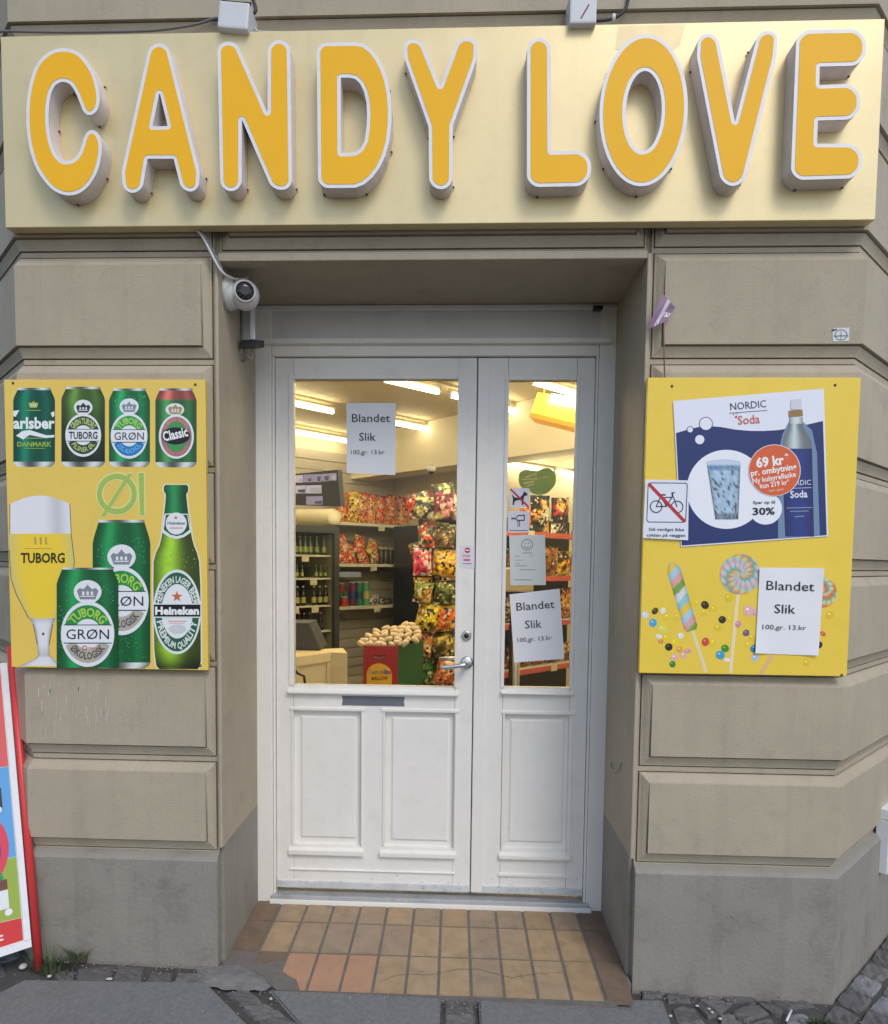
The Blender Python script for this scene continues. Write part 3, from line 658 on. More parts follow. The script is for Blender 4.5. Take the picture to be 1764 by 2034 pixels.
# ================================================================== SECURITY CAMERA on the reveal
cc = at(486, 586, .10)
cctv = empty('security_camera', cc, 'white dome security camera under the lintel beside the doorway', 'security camera')
wallx = -HW
lathe('mounting_base', [(.056, 0), (.056, .014), (.050, .030), (.048, .036)], (wallx, .10, cc.z+.004), (1, 0, 0), WPLAST, cctv, 28)
bm = bmesh.new(); bmesh.ops.create_uvsphere(bm, u_segments=28, v_segments=18, radius=.052)
for v in bm.verts: v.co += Vector((cc.x, cc.y, cc.z))
from_bm('dome', bm, WPLAST, cctv, True)
dv = Vector((.30, -.92, -.10)).normalized()
lathe('lens_ring', [(.036, .030), (.036, .056), (.034, .058), (.0315, .053)], cc, dv, WPLAST, cctv, 28)
lathe('lens_glass', [(.0312, .0525), (.0312, .0545), (.012, .0555), (.0004, .056)], cc, dv, mat('camera_lens_black', (.01, .011, .013), .15, var=0), cctv, 24)
for k in range(10):
    a = 2*math.pi*k/10; e1 = dv.orthogonal().normalized(); e2 = dv.cross(e1); c_ = cc+dv*.0548+(e1*math.cos(a)+e2*math.sin(a))*.023
    lathe('infrared_led', [(.0026, 0), (.0022, .0012), (.001, .0016)], c_, dv, mat('led_grey', (.035, .036, .04), .3, var=0), cctv, 8)
cb = empty('cable_run', at(420, 500, -.02), 'two pale cables looping from under the sign to the dome camera', 'cable')
for dx, r, m in ((0, .0048, CWHT), (6, .003, CGRY)):
    tube('cable', [at(388+dx, 455, -.015), at(402+dx, 470, -.016), at(418+dx, 500, -.014), at(432+dx, 527, -.01), at(446, 545-dx/3, .0), at(462, 553-dx/3, .05), at(480, 555, .10), at(492, 552, .13)], r, m, cb, 8, 6)
det = empty('alarm_sensor', at(492, 690, .26), 'silver upright alarm sensor with dark underside below the dome camera', 'sensor')
p = at(494, 650, .25)
x0 = p.x-.028; x1 = p.x+.026
SILV = mat('silver_plastic', (.5, .5, .53), .3, metal=.5, var=.05)
box('housing', x0, x1, .25, .30, at(494, 676, .25).z, at(494, 600, .25).z, SILV, det, .008)
box('white_strip', x1-.021, x1-.008, .245, .27, at(494, 675, .25).z, at(494, 604, .25).z, WPLAST, det, .003)
box('visor', x0+.004, x1+.018, .215, .305, at(494, 690, .25).z, at(494, 675, .25).z, DARK, det, .003, fn=lambda c: Vector((c.x, c.y, c.z+(c.y-.26)*.35)))
box('bracket', wallx, x0+.004, .265, .288, at(494, 640, .25).z, at(494, 620, .25).z, SILV, det, .002)
tube('conduit', [(x0-.008, .27, at(494, 620, .25).z), (x0-.010, .27, at(494, 700, .25).z)], .006, WPLAST, det, 10)
tube('loose_wire', [at(u, v, .27) for u, v in ((479, 672), (484, 690), (492, 706), (500, 712), (502, 703), (500, 694), (490, 690), (488, 698))], .0024, CWHT, det, 6, 5)
tube('wire_stub', [at(u, v, .27) for u, v in ((474, 700), (476, 712), (484, 718), (486, 712))], .004, mat('rusty_wire', (.2, .13, .09), .8), det, 6, 5)

# hook on the reveal
hk = [at_x(1235+(u-1235)*1.0, v, HW-.006) for u, v in ((1232, 1515), (1230, 1525), (1222, 1531), (1214, 1528), (1211, 1519), (1214, 1513))]
o = tube('wall_hook', [hk[0]+Vector((.008, 0, 0))]+hk, .0028, mat('painted_hook', (.45, .43, .38), .5), None, 8, 4); tag(o, 'small curved metal hook low on the doorway side wall', 'hook')

# ================================================================== FLAG, STICKER
fl = empty('hand_flag', at(1318, 745, -.02), 'small faded paper flag with white cross on a thin stick above the yellow soda board', 'flag')
tube('stick', [at(1320, 752, -.018), at(1319, 650, -.022), at(1317, 585, -.024)], .0022, mat('thin_wood_stick', (.36, .2, .11), .6), fl, 6)
zf = Zm(1164, 420, 2.94)
cn = [Vector(zf(p)) for p in ((450, 480), (522, 562), (455, 648), (355, 690))]
def flag_pt(s, t):
    p = cn[0]*(1-s)*(1-t)+cn[1]*s*(1-t)+cn[2]*s*t+cn[3]*(1-s)*t
    return at(p.x, p.y, -.03-.008*math.sin(4*s+3*t))
def flag_patch(name, s0, s1, t0, t1, m, off=0):
    n = 5; vs, fs = [], []
    for i in range(n+1):
        for j in range(n+1): vs.append(flag_pt(s0+(s1-s0)*i/n, t0+(t1-t0)*j/n)+Vector((0, -off, 0)))
    for i in range(n):
        for j in range(n): fs.append((i*(n+1)+j, (i+1)*(n+1)+j, (i+1)*(n+1)+j+1, i*(n+1)+j+1))
    return mk(name, vs, fs, m, fl, True)
FM = mat('faded_pink_flag', S(150, 118, 150), .7, var=.15, vscale=20)
flag_patch('flag_cloth', 0, 1, 0, 1, FM); flag_patch('cross_band', .38, .60, 0, .98, flat((.72, .72, .75)), .001); flag_patch('cross_band', .60, 1, .42, .63, flat((.72, .72, .75)), .0011)
st = empty('wall_sticker', at(1671, 665, -.002), 'small square white sticker with crosshair circle on the wall ledge', 'sticker')
s_ = Sheet(-.0015, Zm(1560, 440, 3.632))
s_.poly('sticker_sheet', [(340, 785), (355, 768), (462, 765), (460, 862), (342, 866)], (205, 208, 210), 0, st)
s_.poly('printed_ring', ell(402, 818, 46, 40, 28), (90, 95, 110), 1, st, [ell(402, 818, 40, 34, 28)])
s_.line('printed_line', (352, 826), (455, 824), 6, (60, 60, 70), 2, st); s_.poly('printed_mark', [(335, 782), (372, 772), (370, 784), (340, 792)], (35, 32, 32), 2, st)
s_.line('printed_line', (402, 790), (402, 852), 4, (110, 115, 130), 2, st)

# ================================================================== BEER BOARD
YB = -.022
bb = empty('beer_board', at(215, 1328, YB), 'yellow wall board printed with beer cans, a glass and a green bottle', 'board', 'yellow boards beside the door')
q4 = [at(7.8, 752.7, YB), at(408, 755, YB), at(412.7, 1332.5, YB), at(22.4, 1324, YB)]
BX0, BX1, BZ1, BZ0 = (q4[0].x+q4[3].x)/2, (q4[1].x+q4[2].x)/2, (q4[0].z+q4[1].z)/2, (q4[2].z+q4[3].z)/2
box('panel', BX0, BX1, YB, -.003, BZ0, BZ1, mat('yellow_printed_board', S(232, 199, 92), .45, var=.06, vscale=3, dirt=.08, dirtscale=10), bb, .0015)
Z5, Z6 = Zm(0, 740, 4.102), Zm(0, 940, 4.102)
s5, s6 = Sheet(YB, Z5), Sheet(YB, Z6)
def screw(u, v, par, Y=YB):
    p = at(u, v, Y); lathe('screw', [(.005, 0), (.004, .0018), (.0, .002)], p, (0, -1, 0), mat('rusty_screw', (.09, .06, .045), .6), par, 10)
for u, v in ((26, 761), (388, 764), (86, 1259), (398, 1322)): screw(u, v, bb)
def can(sh, x0, x1, yt, yb, colf, par_layer, wid_top=.80, name='printed_can', lid=18, foot=42, cut=False):
    w_ = x1-x0; i_ = (1-wid_top)/2*w_; hh = yb-yt
    rows = [(yt, x0+i_*1.05, x1-i_*1.05), (yt+lid, x0+i_, x1-i_), (yt+lid+.002*hh, x0+i_, x1-i_), (yt+.12*hh, x0+.02*w_, x1-.02*w_), (yt+.16*hh, x0, x1), (yt+.5*hh, x0, x1), (yb-foot, x0, x1)]
    if not cut: rows += [(yb-foot+.5, x0, x1), (yb-foot*.45, x0+.03*w_, x1-.03*w_), (yb, x0+.11*w_, x1-.11*w_)]
    n = len(rows)
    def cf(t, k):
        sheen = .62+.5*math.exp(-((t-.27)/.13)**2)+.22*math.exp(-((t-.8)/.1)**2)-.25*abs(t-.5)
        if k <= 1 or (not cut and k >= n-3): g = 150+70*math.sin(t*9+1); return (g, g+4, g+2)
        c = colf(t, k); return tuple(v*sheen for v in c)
    return sh.grid(name, rows, 16, cf, par_layer, bb)
def crown(sh, cx, cy, s, col, layer, par):
    sh.poly('printed_crown', [(cx-s, cy-s*.35), (cx-s*.75, cy-s*.62), (cx-s*.4, cy-s*.5), (cx-s*.15, cy-s*.75), (cx, cy-s*.95), (cx+s*.15, cy-s*.75), (cx+s*.4, cy-s*.5), (cx+s*.75, cy-s*.62), (cx+s, cy-s*.35), (cx+s*.72, cy+s*.45), (cx-s*.72, cy+s*.45)], col, layer, par)
    sh.line('printed_crown_band', (cx-s*.66, cy+s*.16), (cx+s*.66, cy+s*.16), s*.10, (225, 225, 225), layer+1, par)
    for k in (-.45, 0, .45): sh.poly('printed_crown_gap', ell(cx+k*s*.9, cy-s*.12, s*.13, s*.2, 10), (225, 225, 225), layer+1, par)
def badge(sh, cx, cy, rx, ry, par, L, top_col, top_txt, top_ink, mid_txt, mid_ink, bot_col, bot_txt, bot_ink, crown_col, k=1.0, mid_h=.17, bold=.02):
    sh.poly('printed_badge', ell(cx, cy-ry*1.28, rx*.52, ry*.36), (226, 230, 232), L, par)
    sh.poly('printed_badge', ell(cx, cy, rx, ry, 44), (226, 230, 232), L+.4, par)
    crown(sh, cx, cy-ry*1.20, rx*.40, crown_col, L+1, par)
    sh.poly('printed_arc', crescent(cx, cy, (rx*.90, ry*.88), (rx*.52, ry*.46), 200, 340), top_col, L+1, par)
    sh.poly('printed_arc', crescent(cx, cy, (rx*.90, ry*.88), (rx*.52, ry*.46), 24, 156), bot_col, L+1, par)
    sh.rect('printed_band', cx-rx*.97, cy-ry*.26, cx+rx*.97, cy+ry*.26, (228, 232, 236), L+2, par)
    sh.line('printed_rule', (cx-rx*.9, cy-ry*.275), (cx+rx*.9, cy-ry*.275), ry*.025, (30, 50, 45), L+3, par)
    sh.line('printed_rule', (cx-rx*.9, cy+ry*.275), (cx+rx*.9, cy+ry*.275), ry*.025, (30, 50, 45), L+3, par)
    sh.text(mid_txt, (cx-rx*.80, cy+ry*mid_h), (cx+rx*.80, cy+ry*mid_h), ry*mid_h*2, mid_ink, L+4, par, bold)
    sh.text(top_txt, (0, 0), (1, 0), ry*.27, top_ink, L+4, par, .03, arc=(cx, cy, rx*.58, ry*.53, 212, 328))
    sh.text(bot_txt, (0, 0), (1, 0), ry*.22, bot_ink, L+4, par, .02, arc=(cx, cy, rx*.80, ry*.77, 146, 34))
def sub(par): return par
# four cans along the top
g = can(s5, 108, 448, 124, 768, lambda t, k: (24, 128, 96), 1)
tag(g, 'printed teal beer can')
s5.text('arlsber', (108, 455), (446, 455), 92, (232, 236, 236), 3, g, .035)
s5.poly('printed_swoosh', [(130, 515), (180, 478), (240, 468), (310, 490), (380, 512), (445, 508), (440, 528), (370, 534), (300, 520), (240, 508), (190, 545)], (232, 236, 236), 3, g)
s5.text('DANMARK', (140, 602), (420, 602), 38, (150, 178, 70), 3, g, .03)
s5.line('printed_rule', (205, 535), (350, 535), 7, (140, 170, 75), 3, g); s5.line('printed_rule', (195, 618), (365, 618), 6, (140, 170, 75), 3, g)
crown(s5, 272, 268, 40, (170, 185, 70), 3, g); s5.line('printed_rule', (215, 308), (330, 308), 6, (150, 180, 75), 3, g)
s5.poly('printed_leaf', [(108, 312), (158, 306), (128, 360), (108, 356)], (228, 234, 234), 3, g); s5.poly('printed_leaf', [(412, 330), (442, 314), (444, 352), (428, 366)], (228, 234, 234), 3, g)
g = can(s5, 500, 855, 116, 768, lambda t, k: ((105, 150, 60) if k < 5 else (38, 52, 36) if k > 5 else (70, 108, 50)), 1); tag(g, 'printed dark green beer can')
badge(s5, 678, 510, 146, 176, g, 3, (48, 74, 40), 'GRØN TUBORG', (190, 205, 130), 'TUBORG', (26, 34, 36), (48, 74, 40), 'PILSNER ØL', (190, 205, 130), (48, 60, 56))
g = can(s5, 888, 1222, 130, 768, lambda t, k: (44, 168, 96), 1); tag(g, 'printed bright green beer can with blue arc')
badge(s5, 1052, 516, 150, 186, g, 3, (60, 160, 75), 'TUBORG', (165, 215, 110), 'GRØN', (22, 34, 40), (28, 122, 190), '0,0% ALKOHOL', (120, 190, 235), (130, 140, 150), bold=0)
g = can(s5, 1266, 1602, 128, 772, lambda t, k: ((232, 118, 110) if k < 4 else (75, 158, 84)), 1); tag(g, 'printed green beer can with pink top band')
s5.poly('printed_badge', ell(1425, 302, 76, 52), (226, 230, 230), 3, g); s5.poly('printed_badge', ell(1437, 522, 143, 180, 44), (226, 230, 230), 3.4, g)
crown(s5, 1428, 312, 58, (165, 145, 95), 4, g)
s5.poly('printed_arc', ell(1437, 522, 126, 162, 40), (150, 118, 115), 4, g); s5.poly('printed_arc', ell(1437, 522, 88, 122, 40), (70, 150, 84), 5, g)
s5.poly('printed_arc', ell(1432, 516, 116, 70, 36), (26, 28, 30), 6, g)
s5.text('Classic', (1335, 560), (1535, 515), 78, (236, 236, 236), 7, g, .03)
s5.text('TUBORG CLASSIC', (0, 0), (1, 0), 24, (225, 150, 145), 6, g, .02, arc=(1437, 522, 94, 130, 205, 335)); s5.text('DANSK PILSNER', (0, 0), (1, 0), 24, (225, 130, 125), 6, g, .02, arc=(1437, 522, 118, 154, 150, 30))
# Øl
op = empty('printed_word', parent=bb)
oo = ell(952, 988, 162, 165, 48); oi = ell(952, 988, 122, 122, 48)
s5.poly('letter_outline', ell(952, 988, 172, 176, 48), (222, 222, 150), 1, op, [ell(952, 988, 111, 111, 48)]); s5.poly('letter_shape', oo, (163, 190, 90), 3, op, [oi])
s5.poly('letter_outline', [(812, 1180), (860, 1172), (1090, 816), (1040, 816)], (222, 222, 150), 2, op); s5.poly('letter_shape', [(822, 1170), (856, 1168), (1078, 822), (1042, 824)], (163, 190, 90), 4, op)
s5.poly('letter_outline', [(1118, 808), (1182, 808), (1188, 1168), (1130, 1168)], (222, 222, 150), 1, op); s5.poly('letter_shape', [(1128, 818), (1172, 818), (1176, 1160), (1140, 1160)], (163, 190, 90), 3, op)
# beer glass (printed)
rows = [(250, 80, 568, -68), (300, 80, 570), (400, 80, 574), (492, 78, 580), (493, 78, 580), (600, 74, 600), (720, 74, 606), (860, 90, 590), (980, 130, 548), (1100, 190, 490), (1180, 235, 450), (1184, 240, 450), (1230, 270, 430), (1300, 292, 410), (1400, 305, 400), (1480, 310, 405), (1510, 290, 430), (1545, 215, 470), (1570, 160, 520)]
def gcf(t, k):
    e = abs(t-.5)*2
    if k < 4: v = 226-28*(math.exp(-((t-.78)/.12)**2)); return (v, v, v+3)
    if k < 11: return (238-40*e**6, 206-10*e**3, 60+70*e**4)
    v = 225-70*e**5-(30 if k in (11, 15) else 0); return (v, v, v+2)
gg = s6.grid('printed_beer_glass', rows, 18, gcf, 1, bb)
for a, b in (((80, 250), (80, 492)), ((568, 250), (580, 492)), ((580, 492), (606, 720)), ((606, 720), (590, 860)), ((74, 620), (90, 860)), ((90, 860), (130, 980)), ((130, 980), (235, 1185)), ((270, 1230), (305, 1400)), ((430, 1230), (400, 1400))): s6.line('printed_glass_edge', a, b, 5, (70, 66, 60), 2, gg)
s6.text('TUBORG', (168, 728), (528, 728), 80, (52, 58, 30), 3, gg, .03); s6.line('printed_rule', (200, 612), (425, 612), 5, (190, 165, 70), 3, gg)
for x in (285, 330, 372): s6.line('printed_crest', (x, 520), (x+5, 580), 14, (176, 150, 80), 3, gg)
s6.poly('printed_crest', ell(352, 1307, 9, 11, 12), (60, 60, 60), 3, gg)
# tall can, small can
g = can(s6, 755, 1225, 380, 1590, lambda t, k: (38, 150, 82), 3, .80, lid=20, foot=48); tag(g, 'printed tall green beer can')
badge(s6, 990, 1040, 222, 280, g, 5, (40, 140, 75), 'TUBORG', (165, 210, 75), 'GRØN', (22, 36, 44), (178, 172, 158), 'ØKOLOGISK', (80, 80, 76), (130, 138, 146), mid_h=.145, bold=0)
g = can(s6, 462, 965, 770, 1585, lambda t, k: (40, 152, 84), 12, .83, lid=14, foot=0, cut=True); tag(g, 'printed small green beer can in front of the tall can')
badge(s6, 714, 1310, 218, 268, g, 14, (40, 140, 75), 'TUBORG', (165, 210, 75), 'GRØN', (22, 36, 44), (178, 172, 158), 'ØKOLOGISK', (80, 80, 76), (130, 138, 146), mid_h=.155, bold=0)
s6.poly('printed_mark', ell(690, 1422, 20, 18, 16), (205, 70, 60), 20, g, [ell(690, 1422, 14, 12, 16)]); s6.line('printed_rule', (715, 1422), (785, 1422), 8, (225, 150, 145), 20, g)
def droplets(sh, x0, x1, y0, y1, n, L, par, seed, cols=((120, 205, 140), (20, 100, 60))):
    rs = random.Random(seed); Y = sh.Y-.00035*L; vs, fs, cs = [], [], []
    for _ in range(n):
        x, y, r = rs.uniform(x0, x1), rs.uniform(y0, y1), rs.uniform(2.2, 6.5)
        for dx, dy, rr, c, dl in ((0, 0, r, cols[1], 0), (-r*.2, -r*.25, r*.62, cols[0], .00012)):
            i0 = len(vs)
            for k in range(7):
                q = sh.z((x+dx+rr*.8*math.cos(k*2*math.pi/7), y+dy+rr*math.sin(k*2*math.pi/7))); vs.append(at(q[0], q[1], Y-dl)); cs.append(S(*c))
            fs.append(tuple(range(i0, i0+7)))
    return tag(mk('printed_droplets', vs, fs, vcol_mat(), par, cols=cs), kind='stuff')
CANS = [o for o in bpy.data.objects if o.name.startswith('printed_can')]
droplets(s6, 790, 1190, 520, 740, 120, 3.7, CANS[-2], 5); droplets(s6, 780, 1200, 1330, 1520, 60, 3.7, CANS[-2], 6)
droplets(s6, 490, 930, 900, 1060, 90, 12.7, CANS[-1], 7); droplets(s6, 475, 520, 1080, 1560, 40, 12.7, CANS[-1], 8)
droplets(s5, 915, 1195, 190, 330, 60, 1.7, CANS[2], 9, ((140, 220, 160), (25, 120, 70)))
# bottle
rows = [(95, 1350, 1520), (110, 1334, 1534), (150, 1336, 1532), (165, 1350, 1520), (185, 1352, 1518), (260, 1346, 1526), (325, 1338, 1534), (326, 1338, 1534), (420, 1328, 1550), (520, 1318, 1562), (590, 1300, 1580), (650, 1270, 1605), (720, 1252, 1622), (900, 1250, 1632), (1200, 1252, 1634), (1440, 1258, 1636), (1530, 1268, 1636), (1570, 1275, 1632), (1596, 1300, 1610)]
def bcf(t, k):
    if k < 7: s = .55+.6*math.exp(-((t-.4)/.3)**2); return (40*s, 128*s, 72*s)
    s = .35+.85*math.exp(-((t-.33)/.28)**2)
    if k > 15: s *= .45 if k > 16 else .7
    return (132*s+10, 178*s+8, 40*s+10)
s6.poly('printed_halo', [(r[1]-12, r[0]-(8 if i == 0 else 0)) for i, r in enumerate(rows)]+[(r[2]+12, r[0]-(8 if i == len(rows)-1 else 0)) for i, r in enumerate(rows[::-1])], (226, 222, 190), .5, bb)
g = s6.grid('printed_bottle', rows, 16, bcf, 1, bb); droplets(s6, 1275, 1600, 620, 780, 60, 1.6, g, 12, ((190, 215, 90), (70, 110, 20))); tag(g, 'printed green beer bottle')
s6.poly('printed_neck_label', [(1340, 330), (1530, 330), (1560, 480), (1500, 520), (1440, 538), (1380, 522), (1318, 482)], (222, 226, 226), 3, g)
s6.poly('printed_neck_field', [(1352, 338), (1335, 460), (1390, 500), (1440, 512), (1490, 500), (1545, 460), (1525, 338)], (36, 84, 52), 4, g); s6.poly('printed_neck_field', ell(1436, 410, 86, 90, 24), (226, 230, 230), 5, g)
s6.text('Heineken', (1365, 418), (1508, 418), 26, (60, 90, 80), 6, g, .02); s6.line('printed_rule', (1385, 446), (1490, 446), 12, (225, 170, 165), 6, g)
def star(cx, cy, r, col, L, par): s6.poly('printed_star', [(cx+(r if i % 2 == 0 else r*.4)*math.sin(math.pi*i/5), cy-(r if i % 2 == 0 else r*.4)*math.cos(math.pi*i/5)) for i in range(10)], col, L, par)
star(1433, 362, 18, (205, 90, 60), 6, g)
s6.poly('printed_badge', ell(1442, 1130, 196, 345, 48), (222, 228, 226), 3, g); s6.poly('printed_badge', ell(1442, 1130, 180, 322, 48), (38, 98, 66), 4, g); s6.poly('printed_badge', ell(1444, 1125, 128, 222, 44), (226, 230, 230), 5, g)
s6.text('HEINEKEN LAGER BEER', (0, 0), (1, 0), 52, (222, 228, 224), 6, g, .03, arc=(1442, 1130, 136, 240, 193, 347)); s6.text('PREMIUM QUALITY', (0, 0), (1, 0), 52, (222, 228, 224), 6, g, .03, arc=(1442, 1130, 170, 300, 165, 15))
star(1442, 1005, 48, (200, 104, 62), 6, g)
s6.rect('printed_band', 1250, 1060, 1636, 1178, (222, 226, 226), 7, g); s6.rect('printed_band', 1254, 1070, 1632, 1168, (22, 22, 30), 8, g); s6.text('Heineken', (1264, 1150), (1622, 1150), 62, (236, 236, 236), 9, g, .045)
s6.line('printed_rule', (1370, 1206), (1520, 1206), 8, (220, 150, 140), 6, g); s6.line('printed_rule', (1380, 1222), (1505, 1222), 6, (220, 160, 150), 6, g); s6.poly('printed_seal', ell(1446, 1270, 70, 38, 24), (200, 204, 204), 6, g)

# ================================================================== SODA BOARD
sb = empty('soda_board', at(1475, 1340, YB), 'yellow wall board printed with lollipops and sweets', 'board', 'yellow boards beside the door')
q4 = [at(1289, 749, YB), at(1713.7, 751, YB), at(1678.6, 1347, YB), at(1268, 1333, YB)]
RX0, RX1, RZ1, RZ0 = (q4[0].x+q4[3].x)/2, (q4[1].x+q4[2].x)/2, (q4[0].z+q4[1].z)/2, (q4[2].z+q4[3].z)/2
box('panel', RX0, RX1, YB, -.003, RZ0, RZ1, mat('lemon_printed_board', S(236, 203, 68), .45, var=.06, vscale=3, dirt=.08, dirtscale=10), sb, .0015)
for u, v in ((1335, 767), (1659, 765), (1672, 1341)): screw(u, v, sb)
s7, s8 = Sheet(YB, Zm(1260, 740, 3.5)), Sheet(YB, Zm(1260, 1080, 3.5))
PASTEL = [(232, 200, 70), (170, 205, 220), (222, 165, 160), (120, 165, 60), (215, 220, 220), (150, 200, 205)]
# twisted stick
ax0, ax1 = Vector((258, 128)), Vector((400, 605)); dr = (ax1-ax0); L_ = dr.length; dr.normalize(); nr = Vector((-dr.y, dr.x)); rows = 60; vs, fs, cs = [], [], []
for k in range(rows+1):
    t = k/rows; c_ = ax0+dr*(L_*t); hw = 46*min(1, math.sin(math.pi*min(1, t*6+.12)/2))*(1-.25*max(0, t-.93)/.07)
    hw *= 1+.05*abs(math.sin(t*math.pi*10))
    for i in range(9):
        s = i/8*2-1; p = c_-nr*(hw*s); q = s8.z(p); vs.append(at(q[0], q[1], YB-.0004)); ph_ = (t*9.5+s*.55) % 6
        c1 = PASTEL[int(ph_)]; sh_ = .78+.22*math.sqrt(max(0, 1-s*s)); cs.append(S(*[v*sh_ for v in c1]))
for k in range(rows):
    for i in range(8): fs.append((k*9+i, k*9+i+1, (k+1)*9+i+1, (k+1)*9+i))
mk('printed_twist_lollipop', vs, fs, vcol_mat(), sb, cols=cs)
s8.line('printed_stick', (402, 600), (500, 895), 26, (228, 214, 165), 1, sb); s8.line('printed_stick', (722, 345), (668, 900), 24, (234, 218, 175), 1, sb); s8.line('printed_stick', (1000, 700), (882, 908), 24, (226, 180, 140), 1, sb)
def lolly(cx, cy, R, L, cols):
    vs, fs, cs = [], [], []; nr_, na = 8, 48; Y = YB-.00035*L
    for i in range(nr_+1):
        r = R*i/nr_
        for j in range(na):
            a = 2*math.pi*j/na; q = s8.z((cx+r*math.cos(a), cy+r*math.sin(a))); vs.append(at(q[0], q[1], Y)); k = (j/na*14+i*.9) % len(cols); c = cols[int(k)]; f = .82+.18*abs(math.sin(k*math.pi)); cs.append(S(*[v*f for v in c]))
    for i in range(nr_):
        for j in range(na): fs.append((i*na+j, i*na+(j+1) % na, (i+1)*na+(j+1) % na, (i+1)*na+j))
    return mk('printed_round_lollipop', vs, fs, vcol_mat(), sb, cols=cs)
lolly(737, 212, 140, 3, [(222, 180, 178), (160, 205, 215), (232, 205, 90), (215, 160, 160), (120, 175, 110), (170, 210, 220), (225, 195, 195)])
lolly(1305, 340, 104, 3, [(225, 120, 70), (120, 180, 100), (190, 215, 225), (232, 205, 90), (215, 130, 110)])
SW = [(75, 495, 24, 24, (205, 220, 232)), (144, 468, 20, 26, (70, 62, 30)), (200, 466, 19, 23, (232, 228, 205)), (130, 550, 27, 30, (75, 165, 205)), (230, 508, 28, 26, (232, 205, 50)), (195, 592, 34, 28, (222, 214, 90)), (172, 645, 25, 16, (230, 226, 215)), (222, 652, 25, 26, (236, 205, 40)), (322, 640, 22, 22, (230, 226, 210)), (185, 680, 18, 16, (222, 140, 80)), (280, 685, 26, 24, (236, 208, 40)), (240, 718, 27, 26, (45, 38, 26)), (315, 735, 22, 22, (228, 160, 80)), (372, 745, 26, 14, (205, 150, 170)), (280, 790, 26, 24, (226, 180, 175)), (342, 776, 24, 22, (230, 176, 165)), (266, 838, 22, 22, (60, 130, 45)), (492, 426, 30, 26, (52, 42, 24)), (436, 412, 22, 20, (234, 206, 40)), (550, 452, 24, 22, (228, 200, 40)), (488, 478, 24, 22, (230, 202, 42)), (658, 374, 30, 26, (226, 192, 40)), (612, 528, 26, 26, (55, 44, 26)), (665, 522, 24, 22, (232, 204, 46)), (580, 582, 26, 26, (226, 196, 44)), (796, 466, 38, 36, (226, 178, 178)), (495, 682, 26, 30, (205, 78, 60)), (548, 686, 26, 26, (234, 204, 44)), (632, 728, 28, 26, (60, 140, 50)), (598, 774, 32, 30, (62, 158, 195)), (645, 808, 24, 14, (232, 228, 215)), (778, 620, 23, 24, (120, 90, 120)), (820, 650, 22, 22, (226, 196, 50)), (794, 702, 24, 24, (232, 204, 50)), (835, 728, 26, 30, (50, 130, 165)), (840, 792, 24, 26, (170, 195, 225)), (722, 560, 20, 24, (205, 140, 160)), (1362, 498, 25, 28, (224, 190, 40)), (1312, 626, 22, 15, (205, 110, 50)), (1290, 704, 18, 24, (48, 38, 50)), (1200, 828, 24, 22, (230, 190, 60)), (300, 506, 22, 22, (230, 200, 60)), (845, 480, 18, 22, (205, 160, 170))]
for i, (x, y, rx, ry, c) in enumerate(SW):
    o = s8.poly('printed_sweet', ell(x, y, rx, ry, 18, rot=(i*37 % 10)*.1), c, 1.5+.01*i, sb); s8.poly('printed_gleam', ell(x-rx*.25, y-ry*.3, rx*.28, ry*.22, 10), tuple(min(255, v+70) for v in c), 3, o)
# poster on the board
po = empty('soda_poster', at(1490, 1080, YB), 'tilted blue and white soda poster with price circle and gas bottle', 'poster')
sp = Sheet(YB-.003, Zm(1260, 740, 3.5))
sp.poly('sheet', [(270, 198), (1318, 112), (1348, 1138), (325, 1212)], (226, 228, 238), 0, po)
blu = sp.poly('printed_blue_field', [(290, 420), (360, 400), (440, 380), (520, 372), (600, 378), (700, 396), (800, 405), (900, 406), (1000, 400), (1120, 380), (1230, 355), (1312, 336), (1338, 1130), (330, 1203)], (32, 50, 105), 1, po)
for x, y, r in ((388, 397, 24), (498, 356, 48), (455, 466, 37)):
    sp.poly('printed_bubble', ell(x, y, r, r, 30), (32, 48, 100), 2, po); sp.poly('printed_bubble', ell(x, y, r-5, r-5, 30), (228, 230, 238), 3, po)
sp.poly('printed_circle', ell(640, 812, 275, 275, 48), (232, 234, 240), 2, po); sp.poly('printed_circle', ell(912, 945, 115, 112, 40), (232, 234, 240), 2.4, po)
sp.text('NORDIC', (670, 262), (918, 240), 52, (62, 66, 80), 3, po, .0); sp.line('printed_rule', (660, 282), (925, 262), 4, (90, 95, 110), 3, po); sp.text('Soda', (722, 362), (875, 350), 62, (200, 110, 100), 3, po, .015)
for x, y, r in ((708, 308, 8), (692, 290, 5), (714, 285, 4)): sp.poly('printed_dot', ell(x, y, r, r, 12), (190, 70, 70), 3, po)
rows = [(618+k*17.5, 502+k*2.7, 740-k*.75, -16 if k == 0 else 0) for k in range(24)]
rg = random.Random(3)
def wcf(t, k):
    e = abs(t-.5)*2
    if k < 2: return (196, 206, 224)
    if k in (2, 3): return (70+60*rg.random(), 120+50*rg.random(), 175)
    v = 232-(130 if rg.random() < .16 else 0)-45*rg.random()-90*e**8-(60 if k > 20 else 0)
    v = max(40, v); return (v*.72+14, v*.84+14, v*.96+10)
sp.grid('printed_water_glass', rows, 16, wcf, 4, po)
